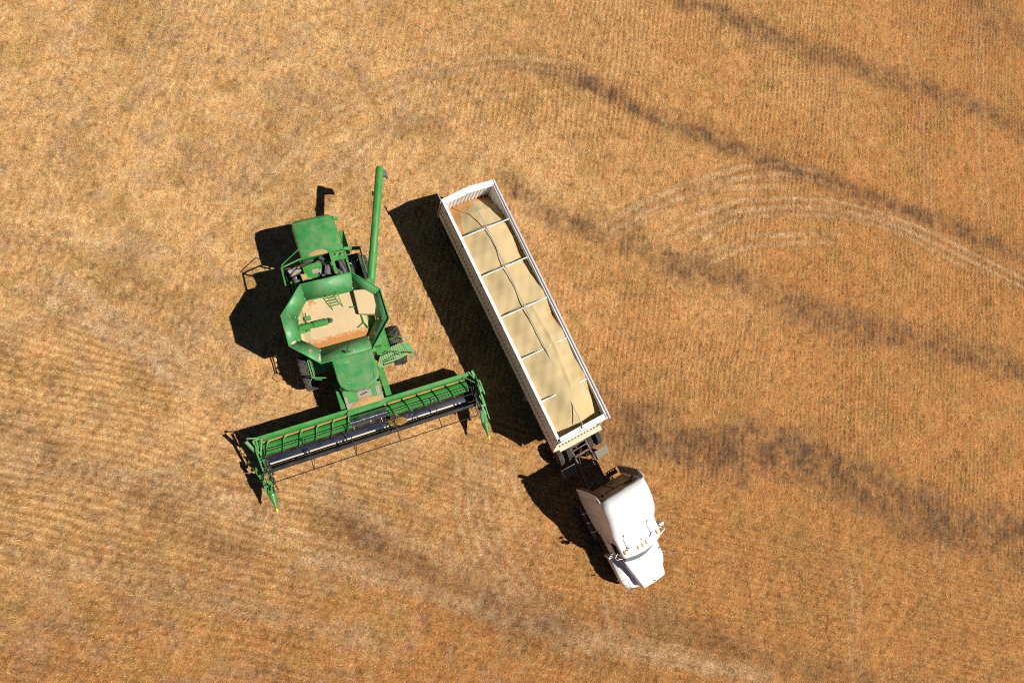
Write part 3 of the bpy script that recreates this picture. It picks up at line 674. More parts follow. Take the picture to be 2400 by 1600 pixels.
# rust streaks weeping from a seam: zigzag line plus thin vertical runs
wv = noise(nt, 1.3, 3, .6, tc.outputs['Object'])
def math_(op, a, b_=None, c=None):
    n_ = N(nt, 'ShaderNodeMath', operation=op)
    for i, q in enumerate((a, b_, c)):
        if q is None: continue
        if isinstance(q, (int, float)): n_.inputs[i].default_value = q
        else: nt.links.new(q, n_.inputs[i])
    return n_.outputs[0]
xs_, zs_ = sx_.outputs[0], sx_.outputs[2]
ph = math_('MULTIPLY', xs_, 2*math.pi/.1984)
zig = math_('MULTIPLY', math_('SINE', ph), .035)
dz_ = math_('ABSOLUTE', math_('SUBTRACT', math_('SUBTRACT', zs_, 2.28), zig))
line = math_('LESS_THAN', dz_, .062)
vert = math_('MULTIPLY', math_('GREATER_THAN', math_('SINE', ph), .90), math_('LESS_THAN', math_('ABSOLUTE', math_('SUBTRACT', zs_, 2.35)), math_('MULTIPLY', wv.outputs[0], .75)))
vert = math_('MULTIPLY', vert, math_('ADD', math_('MULTIPLY', xs_, -.08), .45))
rust = math_('MINIMUM', math_('ADD', math_('MULTIPLY', line, .92), vert), .85)
nt.links.new(mixc(nt, rust, (.78, .76, .76), (.22, .065, .025)), bb.inputs['Base Color']); bb.inputs['Roughness'].default_value = .55
b.build('side_wall', wall_mat, T)
b = MB().sideprism(prof, W_-.075, W_-.03)
for i in range(40): x = -6.0+i*.31; b.box(x-.05, x+.05, W_-.03, W_, ZB+.05, ZT-.1)
for i in range(38): x = -5.95+i*.318; b.box(x-.06, x+.06, W_-.095, W_-.075, ZB+.05, ZT-.1)
b.build('side_wall', M['white'], T)
b = MB().box(-6.15, 6.20, .0, .15, ZT-.10, ZT); b.box(-6.15, 6.26, .0, .03, ZT-.16, ZT+.02)
b.build('top_rail', M['white_rail'], T, bevel=.012)
b = MB().box(-6.15, 6.20, W_-.13, W_, ZT-.10, ZT); b.build('top_rail', M['white_rail'], T, bevel=.012)
b = MB().tube([(-6.2, W_+.02, ZT+.02), (6.30, W_+.055, ZT+.02)], .058, 14); b.tube([(-6.1, W_-.09, ZT+.015), (6.25, W_-.085, ZT+.015)], .03, 10)
tp = b.build('rolled_tarp', M['tarp'], T)
# rear gate with a low peak
yc = W_/2
b = MB()
n_ = 13
for i in range(n_):
    y0 = .06+(W_-.12)*i/n_; y1 = .06+(W_-.12)*(i+1)/n_
    zz = lambda y: ZT-.05+.22*(1-abs(y-yc)/yc)
    v = [(-6.12, y0, ZB), (-6.12, y1, ZB), (-6.12, y1, zz(y1)), (-6.12, y0, zz(y0)), (-6.07, y0, ZB), (-6.07, y1, ZB), (-6.07, y1, zz(y1)), (-6.07, y0, zz(y0))]
    b.add(v, [(0, 1, 2, 3), (7, 6, 5, 4), (2, 6, 7, 3), (0, 4, 5, 1)])
    b.box(-6.07, -6.035, y0+.03, y1-.06, ZB, zz(y0)-.12)
b.build('tailgate', M['white'], T)
b = MB()
for a, c in (((-6.13, .0, ZT), (-6.18, yc, ZT+.22)), ((-6.18, yc, ZT+.22), (-6.13, W_, ZT))): b.bar(a, c, .2, .07)
for a, c in (((-6.0, .1, ZT-.02), (-6.03, yc, ZT+.16)), ((-6.03, yc, ZT+.16), (-6.0, W_-.1, ZT-.02))): b.bar(a, c, .07, .05)
b.build('rear_cap', M['white_rail'], T, bevel=.012)
# sloping nose
b = MB()
b.box(6.02, 6.20, .02, W_-.02, ZT-.14, ZT); b.box(6.20, 6.25, .0, W_, ZT-.10, ZT+.03); b.box(5.98, 6.02, .1, W_-.1, ZT-.02, ZT+.015)
b.build('front_rail', M['white_rail'], T, bevel=.012)
MB().add([(6.2, .05, ZT-.1), (6.2, W_-.05, ZT-.1), (6.32, W_-.05, ZT-.5), (6.32, .05, ZT-.5), (6.16, .05, ZT-.1), (6.16, W_-.05, ZT-.1), (6.28, W_-.05, ZT-.5), (6.28, .05, ZT-.5)], [(0, 1, 2, 3), (7, 6, 5, 4)]).box(6.26, 6.30, .05, W_-.05, ZB, ZT-.5).build('front_wall', M['white'], T)
b = MB().prism([(6.3, .02), (6.72, .02), (6.74, .30), (6.86, .30), (6.86, W_+.0), (6.5, W_), (6.3, W_)], 1.86, 1.95); b.box(6.62, 6.66, .35, W_-.1, 1.95, 1.98)
b.build('front_ledge', M['cream'], T, bevel=.015)
b = MB(True)
for i in range(13): b.box(6.56, 6.60, .35+i*.18, .43+i*.18, 1.955, 1.97)
b.build('ledge_slot', M['dark'], T)
MB().box(6.66, 6.76, .0, .07, 1.72, 1.80).build('marker_light', M['red'], T, bevel=.01)
# bows and ridge pole
for X in (-4.21, -2.19, -.09, 2.03, 4.17):
    b = MB(); pts = [(X, .1+(W_-.2)*t, ZT-.01+.055*math.sin(math.pi*t)) for t in [i/14 for i in range(15)]]
    for a, c in zip(pts[:-1], pts[1:]): b.bar(a, c, .05, .03)
    b.build('roof_bow', M['white'], T)
b = MB(True)
for X in (-4.21, -2.19, -.09): b.tube([(X-.05, .12, ZT-.12), (X-.08, yc, ZT+.10), (X-.05, W_-.12, ZT-.10)], .010, 5)
b.build('tie_cable', M['hose'], T)
pz = lambda x: ZT+.17+.03*math.cos(x*.5)
b = MB().tube([(x, 1.37-.1*max(0, (-x-4.5)/1.6), ZT+.135+(.06 if abs(x) > 5.9 else 0)) for x in [-6.0+i*.5 for i in range(25)]], .021, 8)
b.build('ridge_pole', M['strut'], T)
MB().lathe((6.08, 1.37, ZT+.01), (0, 0, 1), [(0, 0), (0, .06), (.08, .06), (.09, 0)], 12).box(6.06, 6.2, 1.2, 1.24, ZT, ZT+.03).build('pole_socket', M['strut'], T)
b = MB(True)
for X in (-5.55, -3.9, -1.85, .15, 2.3, 4.3, 6.0): b.box(X-.05, X+.05, -.05, .03, ZT-.14, ZT-.03)
b.box(6.12, 6.22, -.04, .12, ZT-.02, ZT+.05)
b.build('tarp_hook', M['black'], T)
b = MB().tube([(-6.14, -.02, ZT+.02), (-6.55, -.02, ZT+.05)], .03, 8); b.tube([(-6.12, -.08, ZT-.05), (-6.16, .12, ZT+.0)], .03, 8); b.build('crank_arm', M['alu'], T)
b = MB().box(-6.14, -6.10, -.06, .02, 1.9, ZT-.05); b.box(-6.1, -6.05, -.07, .0, 1.65, 1.75); b.build('corner_post', M['cream'], T)
# floor, frame, running gear
MB().box(-6.1, 6.2, .06, W_-.06, 1.58, 1.68).build('trailer_floor', M['frame'], T)
b = MB().box(-6.0, 6.6, .05, .12, 1.50, 1.66); b.box(-6.0, 6.6, W_-.12, W_-.05, 1.50, 1.66); b.box(-6.0, 6.0, .9, 1.0, 1.15, 1.58); b.box(-6.0, 6.0, 1.72, 1.82, 1.15, 1.58); b.box(3.0, 6.4, .8, 1.92, 1.35, 1.58)
for X in (-5.9, -3.2, 0, 3, 6): b.box(X-.05, X+.05, .1, W_-.1, 1.3, 1.5)
b.build('trailer_frame', M['dark'], T, bevel=.01)
b = MB().box(3.7, 3.85, .35, .5, .35, 1.5); b.box(3.62, 3.93, .28, .57, .3, .35); b.tube([(3.8, .35, 1.0), (3.8, -.02, 1.0), (3.9, -.02, 1.0)], .015, 6)
b.box(3.72, 3.95, -.04, .35, 1.5, 1.56)
b.nxt(); b.box(3.7, 3.85, 2.2, 2.35, .35, 1.5); b.box(3.62, 3.93, 2.13, 2.42, .3, .35)
b.build('landing_gear', M['alu'], T, bevel=.01)
def road_wheel(parent, x, y, r, wd, s_, name='wheel'):
    wo = empty(name, (0, 0, 0)); wo.parent = parent
    prof = [(-wd/2, r*.56), (-wd/2, r*.88), (-wd/2+.03, r*.97)]
    for k in range(5):
        y0 = -wd/2+.04+k*(wd-.08)/5; y1 = -wd/2+.04+(k+1)*(wd-.08)/5; prof += [(y0, r), (y1-.014, r), (y1-.012, r*.975), (y1-.002, r*.975)]
    prof += [(wd/2-.03, r*.97), (wd/2, r*.88), (wd/2, r*.56)]
    t = MB().lathe((x, y, r), (0, 1, 0), prof, 56)
    t.build('tyre', M['rubber'], wo)
    q = MB().lathe((x, y, r), (0, 1, 0), [(-wd*.3*s_, 0), (-wd*.3*s_, r*.4), (wd*.42*s_, r*.57), (wd*.46*s_, r*.52), (wd*.2*s_, r*.45), (wd*.2*s_, r*.25), (wd*.35*s_, r*.2), (wd*.35*s_, 0)], 28)
    q.build('wheel_rim', M['frame'], wo)
for X in (-5.55, -4.2):
    for y, s_ in ((.22, -1), (.55, 1), (2.17, -1), (2.50, 1)): road_wheel(T, X, y, .51, .27, s_)
b = MB(True)
for X in (-5.55, -4.2): b.tube([(X, .2, .51), (X, 2.5, .51)], .07, 10)
b.box(-6.0, -3.6, 1.0, 1.1, .55, 1.2); b.box(-6.0, -3.6, 1.62, 1.72, .55, 1.2); b.build('axle', M['dark'], T)

# the load
def ip(x, pts): return float(np.interp(x, [p[0] for p in pts], [p[1] for p in pts]))
RG = [(-6.1, 1.35), (-5.6, 1.05), (-5.0, .68), (-4.2, .30), (-3.4, .24), (-2.6, .36), (-2.1, .34), (-1.2, .16), (-.5, .03), (.1, .08), (.7, .17), (1.6, .02), (2.2, .05), (3.0, .07), (3.9, .0), (4.3, .05), (5.3, .28), (5.8, .45), (6.2, .62)]
LG = [(-6.1, 1.25), (-5.6, .95), (-5.0, .55), (-4.2, .33), (-3.2, .22), (-2.2, .30), (-1.0, .18), (-.1, .28), (1, .16), (2, .22), (3, .12), (4.1, .18), (5.0, .3), (6.2, .55)]
CG = [(-6.1, 1.05), (-5.7, .72), (-5.2, .32), (-4.2, .0), (-3.2, -.08), (-2.2, .03), (-1.0, -.03), (-.1, .02), (1, -.04), (2, -.08), (2.8, -.13), (3.4, -.17), (4.0, -.21), (4.7, -.14), (5.4, .10), (6.2, .42)]
def zg(x, y):
    t = (y-.1)/(W_-.2); L_, C_, R_ = ip(x, LG), ip(x, CG), ip(x, RG); c = .53
    if t < c: u = t/c; d_ = L_+(C_-L_)*(u*u*(3-2*u))
    else: u = (1-t)/(1-c); d_ = R_+(C_-R_)*(u*u*(3-2*u))
    d_ += .015*math.sin(3.1*x+2*y)+.012*math.sin(7*y-2.2*x)+.018*math.sin(1.9*x+1.3)*math.sin(2.4*y+.7*x)+.012*math.sin(9*x+5*y)*math.sin(6*y-2*x)
    rg = math.exp(-((y-1.75-.12*math.sin(x*.9))/.10)**2)*(.05 if 0 < x < 4.2 else 0)   # little ridge in the seed
    return ZT-d_+rg
def ss(a, b, x): t = min(1, max(0, (x-a)/(b-a))); return t*t*(3-2*t)
def chf(x, y):
    c = -.14
    c += .46*(1-ss(-5.75, -5.35, x+.15*math.sin(4*y)))
    w0 = .92+.08*math.sin(3*x)-(x+6)*.27
    c = max(c, -.14+.56*(1-ss(w0-.12, w0+.10, y))*(1-ss(-4.5, -4.15, x)))
    c = max(c, -.14+.38*ss(2.2, 2.5, y+.12*math.sin(2*x))*ss(-3.6, -3.0, x)*(.6+.4*math.sin(1.7*x)))
    c = max(c, -.14+.28*(1-ss(.15, .38, y))*ss(-4.4, -4.0, x)*(.5+.5*math.sin(2.9*x)))
    c = max(c, -.14+.30*math.exp(-((x+2.6)/.35)**2-((y-2.35)/.4)**2))
    return c
load = heightfield('seed_load', zg, [-6.03+.05*i for i in range(245)], [.09+.042*i for i in range(61)], M['grain'], base=1.70, chaff=chf)
load.location = (5.4487, 4.7053, 0); load.rotation_euler = (0, 0, R(-64.437))
tag(load, 'pale seed load mounded along the inside of the white trailer', 'grain heap')

# ================================================================ TRUCK TRACTOR (local X forward, Y to the side away from the trailer shadow)
K = empty('truck_tractor', (12.1757, -5.5427, 0), -63.4)
tag(K, 'white bonneted truck with tall sleeper cab and five amber roof lights', 'truck')
TY = .03
def sec(X, hw, zt, rc, zb=1.15, crown=.03, k=6):
    p = [(X, TY-hw, zb), (X, TY-hw, (zb+zt-rc)/2)]
    for i in range(k+1):
        a = math.pi-math.pi/2*i/k; p.append((X, TY-hw+rc+rc*math.cos(a), zt-rc+rc*math.sin(a)))
    for t in (.25, .5, .75): p.append((X, TY-(hw-rc)+2*(hw-rc)*t, zt+crown*math.sin(math.pi*t)))
    for i in range(k+1):
        a = math.pi/2-math.pi/2*i/k; p.append((X, TY+hw-rc+rc*math.cos(a), zt-rc+rc*math.sin(a)))
    p += [(X, TY+hw, (zb+zt-rc)/2), (X, TY+hw, zb)]
    return p
S_ = [sec(-2.86, 1.24, 4.02, .42), sec(-2.4, 1.25, 4.02, .42), sec(-1.9, 1.25, 3.93, .40), sec(-1.4, 1.245, 3.68, .36), sec(-1.05, 1.22, 3.38, .30), sec(-.80, 1.17, 3.13, .24), sec(-.60, 1.13, 2.98, .18), sec(-.3, 1.12, 2.92, .14), sec(.0, 1.12, 2.90, .13), sec(.18, 1.10, 2.88, .12)]
# the roof's front edge curves back at the corners
def curve_front(s, amt): return [(x-amt*((y-TY)/1.12)**2, y, z) for x, y, z in s]
S_[-1] = curve_front(sec(.46, 1.05, 2.80, .12), .20); S_[-2] = curve_front(sec(.25, 1.10, 2.87, .12), .10)
shell = MB().loft(S_, closed=False, caps=False).build('sleeper_cab', M['white'], K, solid=.04)
# rear wall, seen inside the fairing
b = MB()
bw = sec(-2.70, 1.2, 3.9, .4, zb=1.2); b.add(bw, [list(range(len(bw)))[::-1]]); 
back = b.build('back_wall', M['tan_wall'], K)
b = MB()
for a, c in (((-2.73, -1.0, 2.6), (-2.73, .45, 2.75)), ((-2.73, .45, 2.75), (-2.73, .6, 2.95)), ((-2.73, .6, 2.95), (-2.73, 1.0, 3.0)), ((-2.73, .1, 1.3), (-2.73, .1, 2.7))): b.bar(a, c, .025, .03)
b.build('wall_seam', M['black'], back)
b = MB().bar((-2.78, .55, 3.0), (-2.78, .95, 3.1), .05, .12); b.bar((-2.8, .98, 2.9), (-2.9, 1.1, 3.1), .04, .06); b.build('fuse_box', M['black'], back)
b = MB(); r2 = [(x-.0, y, z) for x, y, z in sec(-2.88, 1.25, 4.03, .42, zb=3.0)]
for a, c in zip(r2[2:-3], r2[3:-2]): b.bar(a, c, .06, .05)
b.build('fairing_seal', M['black'], shell)
# side extenders
for s_ in (-1, 1):
    b = MB().sideprism([(-2.84, 1.25), (-3.22, 1.25), (-3.24, 2.6), (-3.16, 3.55), (-3.02, 3.80), (-2.84, 3.88)], TY+s_*1.225-.02, TY+s_*1.225+.02)
    o = b.build('side_extender', M['white'], K)
    if s_ > 0:
        q = MB().box(-3.2, -2.85, TY+s_*1.20-.005, TY+s_*1.20, 1.3, 3.5); q.build('extender_shade_skin', M['tan_wall'], o)
MB().add([(-2.86, TY+1.22, 3.8), (-2.86, TY+.85, 3.98), (-2.74, TY+1.0, 3.35), (-2.74, TY+1.2, 3.2)], [(0, 1, 2, 3)]).build('corner_gusset', M['tarp'], K, solid=.02)
MB().lathe((-2.78, TY+1.06, 3.55), (-1, 0, .3), [(0, 0), (0, .06), (.03, .05), (.03, 0)], 14).build('work_lamp', M['cream'], K)
# exhaust inside the near extender
b = MB().tube([(-3.10, -1.0, 1.1), (-3.10, -1.0, 2.6)], .11, 18, cap=True).tube([(-3.10, -1.0, 2.6), (-3.10, -1.0, 3.9), (-3.12, -1.02, 4.1)], [.085, .085, .085], 18, cap=False)
ex = b.build('exhaust_stack', M['rust'], K, solid=.008)
MB().lathe((-3.11, -1.01, 3.75), (0, 0, 1), [(0, 0), (0, .078)], 16).build('exhaust_mouth', M['black'], ex)
# antenna/lamp on the far extender
MB().tube([(-3.1, TY+1.24, 3.0), (-3.15, TY+1.36, 3.05)], .05, 10).build('extender_lamp', M['alu'], K)
# windscreen, visor, doors
def arc(X, hw, z, bow, k=12): return [(X-bow*(((-1+2*i/k))**2), TY+hw*(-1+2*i/k), z) for i in range(k+1)]
MB().loft([arc(.42, 1.03, 2.76, .16), arc(.91, .98, 2.13, .24)]).build('windscreen', M['glass'], K)
for s_ in (-1, 1):
    b = MB().sideprism([(.16, 2.1), (.02, 2.72), (-.62, 2.72), (-.62, 2.1)], TY+s_*1.135-.01, TY+s_*1.135+.01); dr = b.build('side_window', M['glass'], K)
    b = MB().sideprism([(.36, 1.2), (.36, 2.02), (-.66, 2.05), (-.66, 1.2)], TY+s_*1.14-.015, TY+s_*1.14+.015); d_ = b.build('door', M['white'], K, bevel=.01)
    MB().bar((-.5, TY+s_*1.165, 1.9), (-.35, TY+s_*1.165, 1.9), .03, .03).build('door_handle', M['black'], d_)
for s_ in (-1, 1):
    MB().bar((-.70, TY+s_*1.155, 1.3), (-.70, TY+s_*1.155, 2.7), .02, .012).build('cab_seam', M['hose'], shell)
    MB().bar((-1.9, TY+s_*1.262, 1.3), (-1.9, TY+s_*1.262, 3.45), .02, .012).build('locker_seam', M['hose'], shell)
# amber markers, horns, aerial
Y5 = (-.93, -.24, .0, .24, .93); 
for y in Y5:
    xx = .13-.02*abs(y)-.16*(y/1.0)**2*0.9
    MB().lathe((xx, y, 2.92), (1, 0, -.05), [(-.10, 0), (-.10, .02), (-.04, .045), (.06, .05), (.11, .035), (.12, 0)], 14).build('roof_marker', M['amber'], K)
for y in (-.70, .66):
    b = MB().tube([(-.78, y, 3.16), (-.72, y, 3.12), (-.2, y+.02, 3.05), (-.08, y+.02, 3.04)], [.05, .016, .016, .03], 10); b.box(-.12, .02, y-.05, y+.10, 2.94, 3.0); b.lathe((-.80, y, 3.17), (1, 0, 0), [(-.02, 0), (-.02, .06), (.03, .03)], 12)
    b.tube([(-.05, y-.08, 3.02), (.02, y-.12, 3.0), (-.02, y-.05, 3.02)], .02, 6)
    b.build('air_horn', M['alu'], K)
b = MB().tube([(-.25, -.02, 2.95), (-.05, .10, 3.0)], .008, 5); b.lathe((-.12, .1, 2.93), (0, 0, 1), [(0, 0), (0, .02), (.06, .02), (.06, 0)], 8); b.build('aerial', M['black'], K)
b = MB(True)
for x, y in ((-1.0, -.6), (-1.0, .0), (-1.0, .55), (-2.2, -.3), (-1.9, .4), (-.9, .9)):
    z = np.interp(x, [-2.4, -1.9, -1.4, -1.05, -.8], [4.02, 3.93, 3.68, 3.38, 3.13])+.035; b.lathe((x, y, z-.02), (0, 0, 1), [(0, 0), (0, .014), (.02, .012), (.02, 0)], 8)
b.build('roof_rivet', M['strut'], K)
# bonnet and wings
def hsec(X, hl, hr, zt, rc, zb): 
    p = [(X, hl, zb), (X, hl, zt-rc)]
    for i in range(5): a = math.pi-math.pi/2*i/4; p.append((X, hl+rc+rc*math.cos(a), zt-rc+rc*math.sin(a)))
    for t in (.33, .66): p.append((X, hl+rc+(hr-hl-2*rc)*t, zt+.03))
    for i in range(5): a = math.pi/2-math.pi/2*i/4; p.append((X, hr-rc+rc*math.cos(a), zt-rc+rc*math.sin(a)))
    p += [(X, hr, zt-rc), (X, hr, zb)]; return p
c0 = .13
bon = MB().loft([hsec(.55, -.95, 1.05, 2.06, .10, 1.2), hsec(.95, -.88, 1.01, 2.03, .10, 1.15), hsec(1.6, -.72, .90, 1.92, .09, 1.1), hsec(2.25, -.56, .82, 1.80, .08, 1.05), hsec(2.46, -.50, .77, 1.70, .08, .95), hsec(2.52, -.48, .75, 1.45, .05, .6)], closed=True).build('bonnet', M['white'], K, bevel=.01)
b = MB().box(2.50, 2.54, -.35, .62, .7, 1.4); b.build('grille', M['black'], bon)
MB().lathe((2.36, .12, 1.80), (0, 0, 1), [(0, 0), (0, .02), (.05, .02), (.05, 0)], 8).bar((2.33, .06, 1.84), (2.37, .18, 1.84), .02, .02).build('bonnet_ornament', M['black'], bon)
b = MB().bar((.62, -.955, 1.87), (1.28, -.84, 1.84), .02, .07); b.build('bonnet_vent', M['black'], bon)
for s_ in (-1, 1):
    secs = []
    for X, yo, zt, zb in ((.42, 1.22, 1.15, .8), (.7, 1.27, 1.28, .85), (1.2, 1.29, 1.34, 1.0), (1.75, 1.28, 1.30, .95), (2.15, 1.18, 1.15, .7), (2.42, .98, .98, .45), (2.55, .70, .9, .42)):
        yi = np.interp(X, [.4, 1.6, 2.5], [.93, .72, .50])+(.06 if s_ > 0 else 0)
        yo2 = yo if s_ < 0 else yo+.04
        secs.append([(X, s_*yi, zb), (X, s_*yi, zt+.12), (X, s_*(yi*.6+yo2*.4), zt+.05), (X, s_*(yo2-.06), zt), (X, s_*yo2, zt-.08), (X, s_*yo2, zb)])
    wg = MB().loft(secs, closed=False, caps=False).build('front_wing', M['white'], K, solid=.02)
    MB().lathe((2.42, s_*.86+.03, .85), (1, 0, .1), [(-.02, 0), (-.02, .11), (.06, .09), (.08, 0)], 16).build('headlight', M['mirror'], wg)
MB().add([(2.50, -.95, .40), (2.66, -.6, .40), (2.68, .75, .40), (2.52, 1.1, .40), (2.50, -.95, .72), (2.66, -.6, .72), (2.68, .75, .72), (2.52, 1.1, .72)], [(0, 1, 5, 4), (1, 2, 6, 5), (2, 3, 7, 6), (4, 5, 6, 7), (0, 3, 2, 1), (0, 4, 7, 3)]).build('bumper', M['alu'], K, bevel=.02)
# bonnet-mounted and door-mounted mirrors
for s_, X, Y, z in ((-1, 2.05, -1.12, 1.9), (1, 1.62, 1.62, 2.0)):
    b = MB(); top = (X, Y, z)
    for a in ((X-.30, s_*1.0, 1.35), (X+.12, s_*1.0, 1.3), (X-.05, s_*1.22, 1.25)): b.tube([a, top], .010, 6)
    mo = b.build('bonnet_mirror', M['alu'], K)
    MB().lathe((X, Y, z), (-1, 0, .2), [(0, 0), (0, .09), (-.05, .07), (-.07, 0)], 16).build('mirror_head', M['alu'], mo)
for s_ in (-1, 1):
    Y = s_*1.42+TY
    b = MB().tube([(.25, s_*1.12, 2.75), (.15, Y, 2.75), (.12, Y, 2.75), (.12, Y, 1.75), (.3, s_*1.12, 1.75)], .015, 6)
    b.tube([(-.05, s_*1.12, 2.6), (.12, Y, 2.6)], .012, 6); b.box(-.02, .08, Y-.02, Y+.20*s_, 1.85, 2.4) if True else None
    mo = b.build('door_mirror', M['alu'], K, bevel=.01)
    MB().lathe((-.15, Y+.02*s_, 2.5), (-1, 0, .1), [(0, 0), (0, .10), (-.06, .08), (-.08, 0)], 16).build('convex_mirror', M['alu'], mo)
# chassis
b = MB()
for y in (-.44, .46): b.box(-6.9, 2.3, y-.045, y+.045, .78, 1.02)
for X in (-3.6, -4.0, -4.55, -5.1, -5.8, -6.6): b.box(X-.06, X+.06, -.44, .46, .80, .98)
b.box(-5.3, -5.1, -.42, .44, 1.02, 1.06); b.box(-4.9, -4.84, -.42, .44, 1.02, 1.06)
b.build('chassis', M['frame'], K, bevel=.01)
MB().prism([(-6.6, -.45), (-6.6, .47), (-5.6, .47), (-5.45, .2), (-5.45, -.18), (-5.6, -.45)], 1.08, 1.16).build('fifth_wheel', M['dark'], K, bevel=.02)
b = MB(True)
for i in range(26):
    x, y = random.uniform(-4.9, -3.3), random.uniform(-.35, .38); b.tube([(x, y, 1.0), (x+random.uniform(-.3, .3), y+random.uniform(-.2, .2), 1.08), (x+random.uniform(-.4, .4), y+random.uniform(-.2, .2), .98)], .016, 6)
b.build('air_line', M['frame'], K)
b = MB(True)
for y0, ph_ in ((.05, 0), (.12, 1), (-.04, 2)):
    pts = [(-2.8+(-1.6)*t+.12*math.sin(6.3*t+ph_), .25+y0+.16*math.sin(9*t+ph_), 1.9-1.0*math.sin(math.pi*t)*.55-.7*t) for t in [i/16 for i in range(17)]]
    b.tube(pts, .016, 6)
b.build('coiled_line', M['black'], K)
b = MB().box(-3.15, -2.85, -.5, .35, 1.04, 1.08)
b.build('catwalk', M['frame'], K)
b = MB(); b.box(-3.05, -2.86, .55, 1.15, 1.15, 1.19)
for i in range(4): b.box(-3.12, -2.9, .58+i*.15, .66+i*.15, 1.19, 1.2)
b.bar((-3.14, .52, 1.2), (-3.14, 1.18, 1.2), .03, .05); b.build('step_grating', M['black'], K)
for X in (-4.98, -6.30):
    for y, s_ in ((.64, -1), (1.14, 1), (-.62, 1), (-1.10, -1)): road_wheel(K, X, y, .54, .30, s_)
for y, s_ in ((-1.02, -1), (1.08, 1)): road_wheel(K, 1.35, y, .52, .29, s_)
b = MB(True)
for X in (-4.98, -6.3, 1.35): b.tube([(X, -1.0, .52), (X, 1.0, .52)], .08, 10)
b.build('axle', M['dark'], K)
for s_, y0, y1 in ((1, .60, 1.36), (-1, -1.36, -.60)):
    b = MB()
    for i in range(6): b.box(-4.30+i*.075, -4.24+i*.075, y0, y1, .98-.035*i, 1.0-.035*i)
    b.box(-4.31, -3.86, y0, y0+.03, .76, .99); b.box(-3.92, -3.88, y0, y1, .45, .80)
    for i in range(5): b.add([(-4.26+i*.075, y0, .985-.035*i), (-4.26+i*.075, y1, .985-.035*i), (-4.21+i*.075, y1, .95-.035*i), (-4.21+i*.075, y0, .95-.035*i)], [(0, 1, 2, 3)])
    b.build('mudguard', M['mudguard'], K, bevel=.004)
for s_ in (-1, 1):
    b = MB().tube([(-2.35, s_*1.08, .78), (-2.3, s_*1.08, .78), (-.55, s_*1.08, .78), (-.5, s_*1.08, .78)], [.28, .31, .31, .28], 28); ft = b.build('fuel_tank', M['black'], K)  # black tank colour stands in for the cab's shade
    b = MB(True)
    for X in (-1.9, -1.4, -.9): b.tube([(X-.03, s_*1.08, .78), (X+.03, s_*1.08, .78)], .318, 28)
    b.build('tank_strap', M['alu'], ft)
    b = MB(True).box(-2.3, -.4, s_*1.44-.08, s_*1.44+.02, .48, .52); b.box(-.45, .25, s_*1.30-.15, s_*1.30+.1, .45, .5); b.box(-2.3, .2, s_*1.46-.012, s_*1.46+.012, .95, .985)
    b.build('side_step', M['black'], K)

# ================================================================ THE FIELD
DARK=[
([(18.12,25.91),(19.36,25.80),(21.81,25.05),(24.50,24.49),(27.24,23.57),(30.35,23.34),(33.71,22.59),(40.63,21.53),(44.69,20.02)] ,0.8,0.8),
([(10.64,19.67),(12.30,19.31),(14.47,18.07),(16.73,17.60),(19.04,17.10),(21.40,16.27),(24.65,15.52),(28.90,14.48),(32.47,13.64),(36.14,12.76),(38.96,11.82),(44.81,10.44)] ,0.5,1),
([(6.98,12.46),(8.55,11.44),(11.24,10.79),(14.04,9.87),(16.90,8.77),(20.70,8.11),(23.76,6.65),(27.85,5.90),(33.04,4.83),(38.56,3.70),(43.24,2.61)] ,0.95,0.75),
([(11.41,0.14),(14.50,-0.57),(17.96,-1.55),(22.14,-1.59),(25.49,-2.64),(28.57,-3.97),(31.77,-5.47),(35.12,-6.67),(41.10,-8.01)] ,1.5,0.95),
([(12.87,-9.49),(15.93,-10.59),(19.67,-12.22),(21.33,-12.86),(25.71,-14.05),(31.47,-15.93)] ,0.9,0.35),
([(-16.13,0.46),(-14.80,-0.12),(-12.54,-1.41),(-10.63,-2.19),(-8.61,-3.86),(-5.58,-5.07)] ,0.8,0.35),
([(5.41,19.79),(6.70,19.84),(9.44,19.94),(12.30,19.31),(13.76,18.52)] ,0.6,0.5),
([(-1.86,-4.08),(-0.73,-4.68),(1.16,-6.20),(3.86,-7.74),(6.25,-8.97),(9.42,-9.98)] ,0.8,0.6),
([(39.93,30.70),(43.45,28.21),(48.19,27.21)] ,1.6,0.5),
([(-8.16,11.87),(-5.98,14.06),(-4.06,16.10),(-2.02,17.54)] ,1.2,0.22),
([(-6.61,11.14),(-5.49,11.88),(-4.37,13.55)] ,1.2,0.22),
([(2.38,15.66),(3.74,14.35),(5.35,13.54)] ,1,0.3),
([(-11.06,6.91),(-9.61,5.97),(-8.68,5.20)] ,1.1,0.25),
]
